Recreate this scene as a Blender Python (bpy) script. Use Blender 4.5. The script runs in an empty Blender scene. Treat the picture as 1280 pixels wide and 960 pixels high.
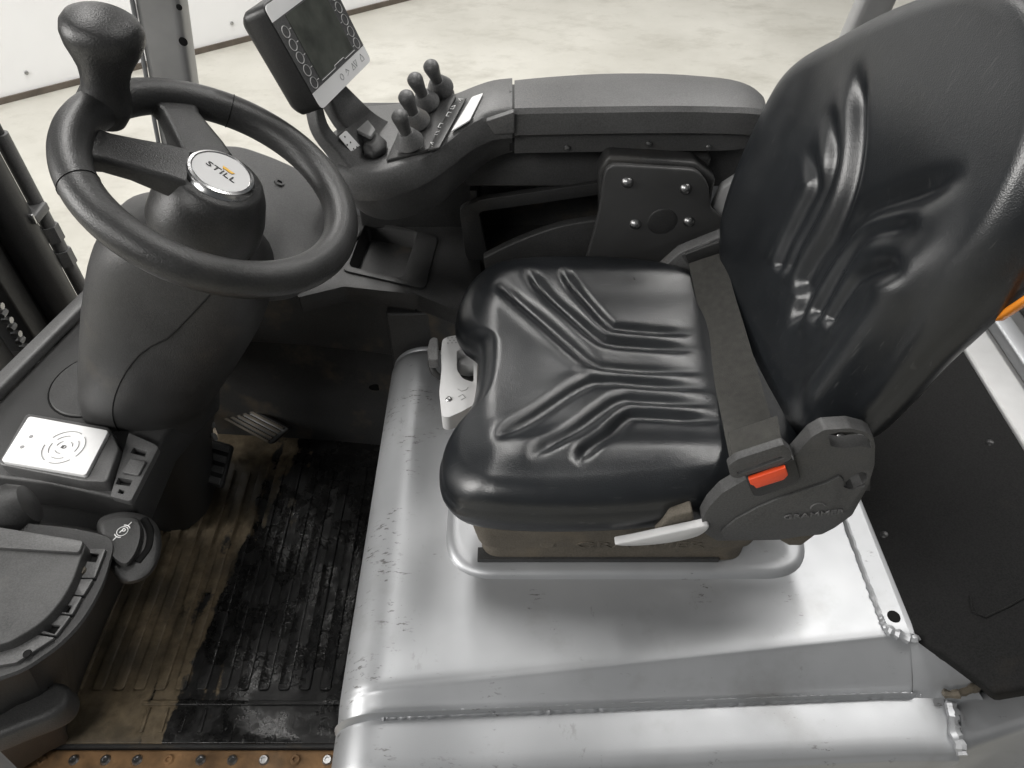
import bpy, bmesh, math, random
import numpy as np
from mathutils import Vector, Matrix
random.seed(7); rng = np.random.default_rng(7)
S = bpy.context.scene
COL = S.collection
# ------------------------------------------------------------------ camera, world, lamps, exposure
CAM = np.array((0.0, -0.787, 0.97)); FPX = 930.0; PITCH = math.radians(46)
cd = bpy.data.cameras.new('camera'); cam = bpy.data.objects.new('camera', cd); COL.objects.link(cam)
cam.location = CAM; cam.rotation_euler = (math.pi/2 - PITCH, 0, 0)
cd.sensor_fit = 'HORIZONTAL'; cd.sensor_width = 36; cd.lens = 36*FPX/1280; cd.clip_start = .02; cd.clip_end = 200
S.camera = cam
w = bpy.data.worlds.new('World'); S.world = w; w.use_nodes = True
w.node_tree.nodes['Background'].inputs[0].default_value = (.93, .97, 1, 1)
w.node_tree.nodes['Background'].inputs[1].default_value = .11
def lamp(loc, size, energy, target, col=(1, .98, .95)):
    l = bpy.data.lights.new('ceiling_or_fill_lamp', 'AREA'); l.shape = 'RECTANGLE'; l.size, l.size_y = size  # name shared by the ceiling rows and the added fill lights
    l.energy = energy; l.color = col
    o = bpy.data.objects.new('ceiling_or_fill_lamp', l); COL.objects.link(o); o.location = loc
    o.rotation_euler = (Vector(target)-Vector(loc)).to_track_quat('-Z', 'Y').to_euler()
lamp((-1.2, 3.2, 4.2), (.5, 5), 225, (-1.2, 3.2, 0))
lamp((1.7, 2.8, 4.2), (.3, 5), 165, (1.7, 2.8, 0))
lamp((-5.0, -1.2, 2.2), (2.2, 2.2), 230, (0, 0, .2))  # added soft fill from the front left, brightens the backrest
lamp((3.2, .8, 3.8), (.4, 3), 60, (3.0, .8, 0))  # added unseen fill, lifts the white bars of the display
lamp((-2.2, -2.9, 2.9), (1.6, 1.0), 68, (-.5, 0, -.2))  # added fill from the entry side, brightens the foot well
S.view_settings.view_transform = 'Standard'; S.view_settings.look = 'None'
S.view_settings.exposure = 0.0; S.view_settings.gamma = 1
S.render.engine = 'CYCLES'; S.cycles.use_denoising = True; S.cycles.max_bounces = 4; S.cycles.glossy_bounces = 3; S.cycles.use_adaptive_sampling = True; S.cycles.adaptive_threshold = .03
# ------------------------------------------------------------------ helpers
CP, SP = math.cos(PITCH), math.sin(PITCH)
def ray(px, py):
    u = (px-640)/FPX; v = (480-py)/FPX
    return np.array((u, CP+v*SP, -SP+v*CP))
def at(px, py, ax, val):                       # point of the plane x/y/z = val seen at a photo pixel
    d = ray(px, py); i = 'xyz'.index(ax)
    return CAM + (val-CAM[i])/d[i]*d
def atp(px, py, O, n):                         # the same for any plane
    d = ray(px, py); O = np.array(O, float); n = np.array(n, float)
    return CAM + np.dot(O-CAM, n)/np.dot(d, n)*d
def ats(pts, ax, val): return [at(x, y, ax, val) for x, y in pts]
WL = {}
def _link(o, parent, wl):
    COL.objects.link(o)
    if parent is not None:
        o.parent = parent; o.location = Vector(wl)-Vector(WL[parent.name])
    else: o.location = wl
    WL[o.name] = tuple(wl)
    return o
def empty(name, loc, parent=None, label=None):
    o = bpy.data.objects.new(name, None); o.empty_display_size = .05; _link(o, parent, loc)
    if label: o['label'] = label
    return o
def obj(name, V, Fc, mat, parent=None, smooth=38, bevel=0, seg=2, label=None, recalc=True):
    V = np.array(V, float); c = (V.min(0)+V.max(0))/2
    me = bpy.data.meshes.new(name)
    bm = bmesh.new()
    vs = [bm.verts.new(v) for v in (V-c)]
    for f in Fc:
        try: bm.faces.new([vs[i] for i in f])
        except ValueError: pass
    if recalc: bmesh.ops.recalc_face_normals(bm, faces=bm.faces[:])
    a = math.radians(smooth)
    for f in bm.faces: f.smooth = smooth > 0
    for e in bm.edges:
        if len(e.link_faces) == 2 and e.calc_face_angle(0) > a: e.smooth = False
    bm.to_mesh(me); bm.free()
    me.materials.append(mat)
    o = bpy.data.objects.new(name, me); _link(o, parent, c)
    if bevel:
        m = o.modifiers.new('bevel', 'BEVEL'); m.width = bevel; m.segments = seg; m.limit_method = 'ANGLE'; m.angle_limit = math.radians(32)
        m.harden_normals = False
        for f in me.polygons: f.use_smooth = True
        for e in me.edges: e.use_edge_sharp = False
    if label: o['label'] = label
    return o
def fillet(pts, r, n=4):
    P = [np.array(p, float) for p in pts]; out = []
    for i, p in enumerate(P):
        a, b = P[i-1]-p, P[(i+1) % len(P)]-p
        la, lb = np.linalg.norm(a), np.linalg.norm(b)
        rr = r[i] if isinstance(r, (list, tuple)) else r
        q = min(rr, .48*la, .48*lb)
        if q < 1e-5: out.append(p); continue
        A, B = p+a/la*q, p+b/lb*q
        for k in range(n+1):
            t = k/n; out.append((1-t)**2*A+2*t*(1-t)*p+t*t*B)
    return out
def cat(pts, n=8, closed=False):
    P = [np.array(p, float) for p in pts]; N = len(P); out = []
    rngk = range(N) if closed else range(N-1)
    for i in rngk:
        if closed: p0, p1, p2, p3 = P[i-1], P[i], P[(i+1) % N], P[(i+2) % N]
        else: p0, p1, p2, p3 = P[max(i-1, 0)], P[i], P[i+1], P[min(i+2, N-1)]
        for k in range(n):
            t = k/n
            out.append(.5*((2*p1)+(-p0+p2)*t+(2*p0-5*p1+4*p2-p3)*t*t+(-p0+3*p1-3*p2+p3)*t**3))
    if not closed: out.append(P[-1])
    return out
def prism(name, pts, vec, mat, parent=None, **k):
    n = len(pts); vec = np.array(vec, float)
    V = [np.array(p, float) for p in pts]; V += [p+vec for p in V]
    F = [list(range(n)), list(range(2*n-1, n-1, -1))]+[[i, (i+1) % n, n+(i+1) % n, n+i] for i in range(n)]
    return obj(name, V, F, mat, parent, **k)
def box(name, lo, hi, mat, parent=None, **k):
    x0, y0, z0 = lo; x1, y1, z1 = hi
    return prism(name, [(x0, y0, z0), (x1, y0, z0), (x1, y1, z0), (x0, y1, z0)], (0, 0, z1-z0), mat, parent, **k)
def plate(name, outer, holes, vec, mat, parent=None, **k):          # flat plate with real openings
    bm = bmesh.new(); es = []
    loops = [outer]+list(holes)
    for lp in loops:
        vs = [bm.verts.new(p) for p in lp]
        es += [bm.edges.new((vs[i], vs[(i+1) % len(vs)])) for i in range(len(vs))]
    bmesh.ops.triangle_fill(bm, use_beauty=True, edges=es)
    bm.verts.index_update()
    V = [np.array(v.co) for v in bm.verts]; T = [[v.index for v in f.verts] for f in bm.faces]
    bm.free(); N = len(V); vec = np.array(vec, float)
    F = T+[[i+N for i in reversed(t)] for t in T]; o = 0
    for lp in loops:
        m = len(lp); F += [[o+i, o+(i+1) % m, N+o+(i+1) % m, N+o+i] for i in range(m)]; o += m
    return obj(name, V+[v+vec for v in V], F, mat, parent, **k)
def loft(name, rings, mat, parent=None, caps=True, closed=True, **k):
    n = len(rings[0]); V = [p for r in rings for p in r]; F = []
    for i in range(len(rings)-1):
        for j in range(n if closed else n-1):
            a, b = i*n+j, i*n+(j+1) % n; F.append([a, b, b+n, a+n])
    if caps: F += [list(range(n)), list(range(len(V)-n, len(V)))]
    return obj(name, V, F, mat, parent, **k)
def frame_of(ax):
    ax = np.array(ax, float); ax /= np.linalg.norm(ax)
    h = np.array((0, 0, 1.)) if abs(ax[2]) < .9 else np.array((1., 0, 0))
    e1 = np.cross(h, ax); e1 /= np.linalg.norm(e1); return ax, e1, np.cross(ax, e1)
def lathe(name, prof, O, ax, mat, parent=None, n=28, sc=(1, 1), **k):
    ax, e1, e2 = frame_of(ax); O = np.array(O, float)
    R = [[O+h*ax+max(r, 1e-4)*(sc[0]*math.cos(t)*e1+sc[1]*math.sin(t)*e2) for t in np.linspace(0, 2*math.pi, n, endpoint=False)] for r, h in prof]
    return loft(name, R, mat, parent, **k)
def tube(name, path, r, mat, parent=None, n=10, **k):
    P = [np.array(p, float) for p in path]; R = []; up = None
    for i, p in enumerate(P):
        t = P[min(i+1, len(P)-1)]-P[max(i-1, 0)]; t = t/np.linalg.norm(t)
        if up is None: _, up, _ = frame_of(t)
        up = up-np.dot(up, t)*t; up /= np.linalg.norm(up); s = np.cross(t, up)
        rr = r[i] if hasattr(r, '__len__') else r
        R.append([p+rr*(math.cos(a)*up+math.sin(a)*s) for a in np.linspace(0, 2*math.pi, n, endpoint=False)])
    return loft(name, R, mat, parent, **k)
def text(name, s, O, ex, ey, size, mat, parent, ext=.0004, align='CENTER'):
    cu = bpy.data.curves.new(name, 'FONT'); cu.body = s; cu.size = size; cu.extrude = ext; cu.align_x = align; cu.align_y = 'CENTER'
    cu.resolution_u = 3
    t = bpy.data.objects.new('tmp', cu); COL.objects.link(t)
    dg = bpy.context.evaluated_depsgraph_get(); me = bpy.data.meshes.new_from_object(t.evaluated_get(dg))
    bpy.data.objects.remove(t)
    ex = np.array(ex, float); ey = np.array(ey, float); ez = np.cross(ex, ey); ez /= np.linalg.norm(ez)
    V = [np.array(O)+v.co.x*ex+v.co.y*ey+v.co.z*ez for v in me.vertices]; F = [list(p.vertices) for p in me.polygons]
    return obj(name, V, F, mat, parent, smooth=0, recalc=False)
def circ(O, ex, ey, r, n=24, a0=0, a1=2*math.pi):
    e = a1-a0 > 6.28
    return [np.array(O)+r*(math.cos(t)*np.array(ex)+math.sin(t)*np.array(ey)) for t in np.linspace(a0, a1, n, endpoint=not e)]
def unit(v): v = np.array(v, float); return v/np.linalg.norm(v)
def sm(x, a, b): t = np.clip((x-a)/(b-a), 0, 1); return t*t*(3-2*t)
def mapper(px0, px1, px2, px3, q):             # bilinear map of a quad: (s,t) in 0..1
    A, B, C_, D = [np.array(p) for p in q]
    return lambda s, t: (1-t)*((1-s)*A+s*B)+t*((1-s)*D+s*C_)
# ------------------------------------------------------------------ materials
def nd(nt, t, **k):
    n = nt.nodes.new(t)
    for a, b in k.items(): setattr(n, a, b)
    return n
def ramp(nt, src, lo, hi, c0=(0, 0, 0, 1), c1=(1, 1, 1, 1)):
    r = nd(nt, 'ShaderNodeValToRGB'); r.color_ramp.elements[0].position = lo; r.color_ramp.elements[1].position = hi
    r.color_ramp.elements[0].color = c0; r.color_ramp.elements[1].color = c1
    nt.links.new(src, r.inputs[0]); return r.outputs[0]
def noise(nt, vec, scale, detail=4, rough=.55):
    n = nd(nt, 'ShaderNodeTexNoise'); n.inputs['Scale'].default_value = scale; n.inputs['Detail'].default_value = detail; n.inputs['Roughness'].default_value = rough
    nt.links.new(vec, n.inputs['Vector']); return n.outputs['Fac']
def mixc(nt, f, a, b):
    m = nd(nt, 'ShaderNodeMix', data_type='RGBA')
    for i, v in ((0, f), (6, a), (7, b)):
        if hasattr(v, 'links'): nt.links.new(v, m.inputs[i])
        else: m.inputs[i].default_value = v if i == 0 else tuple(v)+((1,) if len(v) == 3 else ())
    return m.outputs[2]
def mth(nt, op, a, b=0.):
    m = nd(nt, 'ShaderNodeMath', operation=op)
    for i, v in ((0, a), (1, b)):
        if hasattr(v, 'links'): nt.links.new(v, m.inputs[i])
        else: m.inputs[i].default_value = v
    return m.outputs[0]
def base(name):
    m = bpy.data.materials.new(name); m.use_nodes = True; nt = m.node_tree; b = nt.nodes['Principled BSDF']
    g = nd(nt, 'ShaderNodeNewGeometry'); return m, nt, b, g.outputs['Position']
def g3(v): return (v, v, v) if not hasattr(v, '__len__') else tuple(v)
def mat(name, col, rough, metal=0, spec=.5, var=.25, vs=14, bump=.0, bs=900, dirt=None, da=0, coat=0, dsc=9):
    m, nt, b, pos = base(name); col = g3(col)
    n1 = noise(nt, pos, vs, 3)
    c = mixc(nt, ramp(nt, n1, .3, .72), [v*(1-var) for v in col], [v*(1+var) for v in col])
    if dirt:
        n2 = noise(nt, pos, dsc, 5, .65); f = ramp(nt, n2, .62-da*.25, .78-da*.2)
        c = mixc(nt, mth(nt, 'MULTIPLY', f, min(1, da+.3)), c, dirt)
    if bump and metal == 0 and col[0] < .2 and 'webbing' not in name:
        gn = noise(nt, pos, 420, 2, .6); c = mixc(nt, mth(nt, 'MULTIPLY', ramp(nt, gn, .35, .65), .45), c, [min(1, v*1.9+.006) for v in col])
    nt.links.new(c, b.inputs['Base Color'])
    r = nd(nt, 'ShaderNodeMapRange'); nt.links.new(n1, r.inputs[0]); r.inputs[3].default_value = rough*.85; r.inputs[4].default_value = min(1, rough*1.15)
    nt.links.new(r.outputs[0], b.inputs['Roughness'])
    b.inputs['Metallic'].default_value = metal; b.inputs['Specular IOR Level'].default_value = spec; b.inputs['Coat Weight'].default_value = coat
    if bump:
        n3 = noise(nt, pos, bs, 2); bp = nd(nt, 'ShaderNodeBump'); bp.inputs['Strength'].default_value = bump; bp.inputs['Distance'].default_value = .0008
        nt.links.new(n3, bp.inputs['Height']); nt.links.new(bp.outputs[0], b.inputs['Normal'])
    return m
def emis(name, col, s):
    m, nt, b, pos = base(name); b.inputs['Base Color'].default_value = (*col, 1); b.inputs['Emission Color'].default_value = (*col, 1); b.inputs['Emission Strength'].default_value = s; return m
BROWN = (.13, .09, .05)
M = {}
M['plastic'] = mat('black_plastic', .031, .5, bump=.6, bs=520, dirt=(.11, .095, .075), da=.12)
M['plastic_dirty'] = mat('dusty_black_plastic', .032, .62, bump=.3, dirt=(.15, .115, .07), da=.38)
M['plastic_grey'] = mat('charcoal_plastic', .08, .4, var=.15, bump=.5, bs=560, dirt=(.15, .14, .12), da=.08)
M['plastic_mid'] = mat('grey_plastic', .1, .48, var=.12, bump=.25, bs=1600, dirt=(.2, .17, .13), da=.15)
M['soft'] = mat('soft_rim', .03, .36, var=.3, vs=22, bump=.6, bs=560, dirt=(.09, .085, .075), da=.06)
M['plastic_cover'] = mat('seat_cover_plastic', .052, .45, var=.12, bump=.25, bs=1600, dirt=(.09, .08, .065), da=.1)
M['cover'] = mat('black_cover', .008, .7, spec=.12, bump=.25, dirt=(.03, .025, .018), da=.08)
M['plastic_lid'] = mat('worn_lid_plastic', .05, .5, var=.25, vs=30, bump=.3, dirt=(.1, .09, .07), da=.15)
M['jet'] = mat('jet_black_plastic', .014, .4, bump=.2)
M['dark'] = mat('black_void', .006, .8, spec=.2)
M['steel_black'] = mat('black_painted_steel', .03, .42, var=.3, bump=.1, dirt=(.09, .08, .065), da=.1)
M['chrome'] = mat('bright_metal', .62, .22, metal=1, var=.1)
M['bolt'] = mat('zinc_bolt', .42, .34, metal=1, var=.2)
M['white'] = mat('white_plastic', .88, .35, var=.03)
M['label'] = mat('white_label', .82, .45, var=.02)
M['handle'] = mat('light_grey_plastic', .56, .45, var=.06, bump=.2, dirt=(.3, .27, .22), da=.05)
M['red'] = mat('orange_red_plastic', (.85, .085, .02), .38, var=.08)
M['yellow'] = mat('yellow_print', (.9, .5, .04), .4, var=.03)
M['print'] = mat('dark_print', .03, .5, var=.03)
M['printg'] = mat('grey_print', .3, .5, var=.03)
M['ring'] = mat('pale_print', .62, .5, var=.03)
M['screen'] = mat('lcd_screen', (.085, .09, .078), .12, var=.3, vs=30)
M['web'] = mat('belt_webbing', (.042, .041, .037), .85, var=.25, vs=90, bump=.7, bs=700, dirt=(.1, .088, .07), da=.12)
M['pillar'] = mat('grey_paint', .36, .4, metal=.3, var=.1)
M['rust'] = mat('rusty_steel', (.26, .15, .07), .75, var=.45, vs=22, bump=.8, bs=160, dirt=(.11, .08, .05), da=.35, dsc=16)
M['dust'] = mat('dusty_frame', (.085, .074, .058), .75, var=.35, bump=.6, bs=500, dirt=(.17, .135, .09), da=.3)
M['lens'] = mat('orange_glow_tint', (.9, .3, .03), .25)  # colour of an orange glow, not a real lens
M['bwall'] = mat('white_wall_panel', .86, .5, var=.04, vs=1.5)
def silver():
    m, nt, b, pos = base('silver_paint')
    n1 = noise(nt, pos, 5, 4); c = mixc(nt, ramp(nt, n1, .3, .7), (.36, .368, .38), (.44, .448, .46))
    # scuffs: short dark streaks gathered in patches, and fine specks
    mp = nd(nt, 'ShaderNodeMapping'); mp.inputs['Scale'].default_value = (60, 190, 60); mp.inputs['Rotation'].default_value = (0, 0, .5); nt.links.new(pos, mp.inputs[0])
    s = ramp(nt, noise(nt, mp.outputs[0], 1, 3, .7), .58, .64); gx = nd(nt, 'ShaderNodeSeparateXYZ'); nt.links.new(pos, gx.inputs[0]); fx = nd(nt, 'ShaderNodeMapRange'); nt.links.new(gx.outputs[0], fx.inputs[0]); fx.inputs[1].default_value = -.06; fx.inputs[2].default_value = -.15; fx.inputs[3].default_value = 0; fx.inputs[4].default_value = .085
    patch = ramp(nt, mth(nt, 'ADD', noise(nt, pos, 14, 3), fx.outputs[0]), .6, .68)
    c = mixc(nt, mth(nt, 'MULTIPLY', mth(nt, 'MULTIPLY', s, patch), .75), c, (.09, .085, .078))
    m2 = nd(nt, 'ShaderNodeMapping'); m2.inputs['Scale'].default_value = (70, 34, 40); m2.inputs['Rotation'].default_value = (0, 0, -.6); nt.links.new(pos, m2.inputs[0])
    s2 = ramp(nt, noise(nt, m2.outputs[0], 1, 4, .75), .56, .66); p2 = ramp(nt, mth(nt, 'ADD', noise(nt, pos, 9, 2), fx.outputs[0]), .63, .7)
    c = mixc(nt, mth(nt, 'MULTIPLY', mth(nt, 'MULTIPLY', s2, p2), .5), c, (.13, .122, .11))
    sp = ramp(nt, noise(nt, pos, 260, 2), .74, .78); c = mixc(nt, mth(nt, 'MULTIPLY', sp, .55), c, (.16, .15, .14))
    gr = ramp(nt, noise(nt, pos, 6.5, 5, .65), .55, .8); c = mixc(nt, mth(nt, 'MULTIPLY', gr, .5), c, (.2, .192, .178))
    nt.links.new(c, b.inputs['Base Color']); b.inputs['Metallic'].default_value = .5
    r = nd(nt, 'ShaderNodeMapRange'); nt.links.new(noise(nt, pos, 16, 3), r.inputs[0]); r.inputs[3].default_value = .33; r.inputs[4].default_value = .48
    nt.links.new(r.outputs[0], b.inputs['Roughness'])
    bp = nd(nt, 'ShaderNodeBump'); bp.inputs['Strength'].default_value = .12; bp.inputs['Distance'].default_value = .0005
    nt.links.new(noise(nt, pos, 700, 2), bp.inputs['Height']); nt.links.new(bp.outputs[0], b.inputs['Normal'])
    return m
M['silver'] = silver()
def vinyl():
    m, nt, b, pos = base('black_vinyl')
    n1 = noise(nt, pos, 9, 5); c = mixc(nt, ramp(nt, n1, .3, .75), (.008, .0092, .0108), (.017, .019, .0215))
    # pale scratches in two directions
    for rot, sc in ((.6, (26, 420, 26)), (-.9, (22, 380, 22)), (2.1, (30, 500, 30))):
        mp = nd(nt, 'ShaderNodeMapping'); mp.inputs['Rotation'].default_value = (0, .2, rot); mp.inputs['Scale'].default_value = sc; nt.links.new(pos, mp.inputs[0])
        s = ramp(nt, noise(nt, mp.outputs[0], 1, 2), .70, .74)
        c = mixc(nt, mth(nt, 'MULTIPLY', s, .16), c, (.16, .16, .155))
    nt.links.new(c, b.inputs['Base Color'])
    r = nd(nt, 'ShaderNodeMapRange'); nt.links.new(noise(nt, pos, 30, 4), r.inputs[0]); r.inputs[3].default_value = .24; r.inputs[4].default_value = .38
    nt.links.new(r.outputs[0], b.inputs['Roughness']); b.inputs['Specular IOR Level'].default_value = .7
    v = nd(nt, 'ShaderNodeTexVoronoi'); v.inputs['Scale'].default_value = 620; nt.links.new(pos, v.inputs['Vector'])
    h = mth(nt, 'ADD', v.outputs['Distance'], mth(nt, 'MULTIPLY', noise(nt, pos, 150, 3, .7), .9))
    bp = nd(nt, 'ShaderNodeBump'); bp.inputs['Strength'].default_value = .16; bp.inputs['Distance'].default_value = .0009
    nt.links.new(h, bp.inputs['Height']); nt.links.new(bp.outputs[0], b.inputs['Normal'])
    return m
M['vinyl'] = vinyl()
def matmud():
    m, nt, b, pos = base('muddy_rubber')
    sx = nd(nt, 'ShaderNodeSeparateXYZ'); nt.links.new(pos, sx.inputs[0])
    n1 = noise(nt, pos, 10, 6, .66); n2 = noise(nt, pos, 55, 6, .6)
    # dried mud lies on the far (pedal) side, worn off where boots stand
    e = mth(nt, 'ADD', mth(nt, 'MULTIPLY', sx.outputs[0], -4.6), mth(nt, 'ADD', mth(nt, 'MULTIPLY', n1, 1.7), mth(nt, 'MULTIPLY', sx.outputs[1], .8)))
    mq = nd(nt, 'ShaderNodeMapping'); mq.inputs['Scale'].default_value = (27, 2.2, 1); nt.links.new(pos, mq.inputs[0])
    e = mth(nt, 'ADD', e, mth(nt, 'MULTIPLY', mth(nt, 'SUBTRACT', noise(nt, mq.outputs[0], 1, 3), .5), 1.5))
    e2 = nd(nt, 'ShaderNodeMapRange'); nt.links.new(e, e2.inputs[0]); e2.inputs[1].default_value = 3.46; e2.inputs[2].default_value = 3.58
    mud = mixc(nt, ramp(nt, n2, .3, .7), (.11, .085, .052), (.22, .172, .11))
    mud = mixc(nt, ramp(nt, noise(nt, pos, 7, 5), .45, .62), mud, (.07, .058, .04))
    blk = mixc(nt, ramp(nt, n2, .35, .75), (.008, .008, .008), (.026, .0255, .025))
    mp = nd(nt, 'ShaderNodeMapping'); mp.inputs['Scale'].default_value = (1, .35, 1); nt.links.new(pos, mp.inputs[0])
    sc = ramp(nt, noise(nt, mp.outputs[0], 95, 6, .7), .6, .72)
    blk = mixc(nt, mth(nt, 'MULTIPLY', mth(nt, 'MULTIPLY', sc, ramp(nt, n1, .42, .58)), .75), blk, (.2, .2, .195))
    c = mixc(nt, e2.outputs[0], blk, mud)
    nt.links.new(c, b.inputs['Base Color'])
    wet = ramp(nt, noise(nt, pos, 17, 5), .4, .52)
    r1 = mth(nt, 'SUBTRACT', .55, mth(nt, 'MULTIPLY', wet, .36)); rr = mth(nt, 'ADD', r1, mth(nt, 'MULTIPLY', e2.outputs[0], .35))
    nt.links.new(rr, b.inputs['Roughness'])
    bp = nd(nt, 'ShaderNodeBump'); bp.inputs['Strength'].default_value = .6; bp.inputs['Distance'].default_value = .003
    nt.links.new(n2, bp.inputs['Height']); nt.links.new(bp.outputs[0], b.inputs['Normal'])
    return m
M['mud'] = matmud()
def concrete():
    m, nt, b, pos = base('polished_concrete')
    n1 = noise(nt, pos, .9, 5, .62); c = mixc(nt, ramp(nt, n1, .3, .7), (.42, .407, .36), (.59, .576, .525))
    mp = nd(nt, 'ShaderNodeMapping'); mp.inputs['Rotation'].default_value = (0, 0, .6); mp.inputs['Scale'].default_value = (2.2, 3.6, 1); nt.links.new(pos, mp.inputs[0])
    c = mixc(nt, mth(nt, 'MULTIPLY', ramp(nt, noise(nt, mp.outputs[0], 1.5, 5, .7), .5, .72), .5), c, (.31, .295, .25))
    c = mixc(nt, mth(nt, 'MULTIPLY', ramp(nt, noise(nt, pos, 26, 4), .62, .72), .2), c, (.3, .28, .23))
    nt.links.new(c, b.inputs['Base Color']); b.inputs['Roughness'].default_value = .32
    return m
M['concrete'] = concrete()
K = lambda n: M[n]
# ------------------------------------------------------------------ the setting
fl = prism('floor', [(-14, -12, -1), (14, -12, -1), (14, 14, -1), (-14, 14, -1)], (0, 0, -.1), K('concrete'), smooth=0); fl['kind'] = 'structure'
wa, wb = np.array((-2.961, 3.366, -1.0)), np.array((-.763, 5.033, -1.0)); wd = unit(wb-wa); wn = np.array((-wd[1], wd[0], 0))
A, B = wa-wd*7, wb+wd*9
wall = prism('wall', [A, B, B+(0, 0, 4.5), A+(0, 0, 4.5)], wn*.15, K('bwall'), smooth=0); wall['kind'] = 'structure'
sk = prism('skirting', [A-wn*.004+(0, 0, .001), B-wn*.004+(0, 0, .001), B-wn*.004+(0, 0, .034), A-wn*.004+(0, 0, .034)], -wn*.012, mat('brown_skirting', (.11, .09, .072), .7), wall, smooth=0)
for k in range(-6, 12):                                      # sheet fixings along the foot of the wall
    p = wa+wd*(k*.62+.2)+np.array((0, 0, .13)); lathe('wall_fixing', [(0, .012), (.009, .01), (.012, 0), (0, 0)], p-wn*.001, -wn, K('bolt'), wall, n=10)
for k in range(-3, 5):
    p = wa+wd*(k*1.9+.9); prism('panel_seam', [p+wd*.006-wn*.001, p-wd*.006-wn*.001, p-wd*.006-wn*.001+(0, 0, 4.4), p+wd*.006-wn*.001+(0, 0, 4.4)], -wn*.004, K('printg'), wall, smooth=0)
# ------------------------------------------------------------------ forklift: body
R = empty('forklift', (0, 0, -1.0)); R['label'] = 'grey forklift truck with black seat, steering wheel and lever armrest'; R['category'] = 'forklift'
# hood: a section across the truck swept along the top and down the front
def hood_profile(x):
    t = np.clip((x+.22)/.73, 0, 1); yf = -.402+t*.077
    ctrl = [(.262, -.45), (.262, -.05), (.255, -.018), (.236, -.003), (.2, 0), (0, 0), (-.2, 0), (yf+.03, 0), (yf, -.002), (yf-.008, -.0045-.002*t)]
    zb = -.016-.039*t; yb = -.432+t*.044
    ctrl += [(yf*.4+yb*.6-.002, zb*.55), (yb, zb+.003), (yb-.004, zb-.012), (yb-.004, -.45)]
    return ctrl
xs = [.545]+list(np.linspace(.51, -.165, 26)); path = [(x, 0.) for x in xs]
rr = .07
for a in np.linspace(0, math.pi/2, 12)[1:]: path.append((-.165-rr*math.sin(a), -rr*(1-math.cos(a))))
path += [(-.2355, -.2), (-.2355, -.44)]
rings = []
for (x, dz) in path:
    pr = cat([(0, y, z) for y, z in hood_profile(x)], 4)
    rings.append([np.array((x, p[1], max(p[2]+dz, -.46))) for p in pr])
hood = empty('engine_hood', (.15, 0, -.4), R, 'silver painted engine hood with scuffed front edge under the seat')
loft('hood_panel', rings, K('silver'), hood, caps=False, closed=False, smooth=60)
def stadium(x0, x1, y0, y1, r, z, n=10):
    return [np.array(p) for p in fillet([(x0, y0, z), (x1, y0, z), (x1, y1, z), (x0, y1, z)], r, n)]
prs = [(0, 0), (.001, .004), (.005, .0095), (.011, .012), (.02, .0125)]
loft('seat_plinth', [stadium(-.1+i, .44-i, -.243+i, .243-i, .075, -.002+h) for i, h in prs], K('silver'), hood, smooth=60)
# side beam and its weld seams
bm_ = empty('side_beam', (.2, -.45, -.2), R, 'silver side beam welded below the hood at the entry side')
pf = [(-.405, -.06), (-.412, -.052), (-.42, -.051), (-.455, -.054), (-.478, -.058), (-.488, -.068), (-.493, -.095), (-.496, -.3), (-.44, -.3)]
rg = []
for x in [.585]+list(np.linspace(.5, -.16, 10)): rg.append((x, 0))
for a in np.linspace(0, math.pi/2, 9)[1:]: rg.append((-.16-.078*math.sin(a), -.078*(1-math.cos(a))))
rg.append((-.2385, -.3))
def beam_o(x):
    t = float(np.clip((x+.22)/.73, 0, 1)); return np.array((0, -.0185+t*.044, .037-.039*t))
loft('beam_panel', [[np.array((x, p[1]+beam_o(x)[1], max(p[2]+dz+beam_o(x)[2], -.62))) for p in cat([(0, y, z) for y, z in pf], 3)] for x, dz in rg], K('silver'), bm_, caps=False, closed=False, smooth=60)
def weld(name, pts, r, parent, n=50, mt='silver'):
    P = cat(pts, max(2, n//(len(pts)-1)))
    rad = [r*(.75+.35*abs(math.sin(i*1.1))+.3*random.random()) for i in range(len(P))]
    P = [p+np.array((random.uniform(-1, 1), random.uniform(-1, 1), random.uniform(-.4, .4)))*r*.22 for p in P]
    return tube(name, P, rad, K(mt), parent, n=7)
weld('weld_seam', [(x, -.4335+(x+.22)/.73*.044, -.0125-.039*(x+.22)/.73) for x in (-.17, 0, .2, .4, .575)], .0042, bm_, 160)
weld('weld_seam', [at(1188, 876, 'z', -.045), at(1192, 895, 'z', -.05), at(1194, 915, 'z', -.052), at(1204, 944, 'z', -.058)], .0065, bm_, 18)
weld('weld_seam', [at(1180, 868, 'z', -.035), at(1200, 866, 'z', -.03), at(1222, 858, 'z', -.03)], .005, bm_, 12, 'dust')
# rear frame to the right of the hood
rf = empty('rear_frame', (.65, -.2, -.3), R, 'silver rear frame plate with weld beads behind the hood')
pl = [(.512, .3, 0), (.512, -.322, 0), (.56, -.345, 0), (.66, -.43, 0), (.9, -.6, 0), (.9, .3, 0)]
prism('frame_plate', [(.513, .35, -.002), (.513, -.327, -.002), (.553, -.336, -.002), (.556, -.31, -.002), (.545, .35, -.002)], (0, 0, -.06), K('silver'), rf, bevel=.003)
loft('corner_fillet', [[np.array(p) for p in ((.5445, -.323, -.0025), (.5445, -.345, -.014), (.5445, -.372, -.034), (.5445, -.4, -.06))], [np.array(p) for p in ((.56, -.333, -.004), (.575, -.353, -.016), (.59, -.376, -.034), (.60, -.4, -.06))], [np.array(p) for p in ((.57, -.342, -.006), (.60, -.362, -.017), (.625, -.384, -.035), (.645, -.4, -.06))]], K('silver'), rf, caps=False, closed=False, smooth=50)
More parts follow.
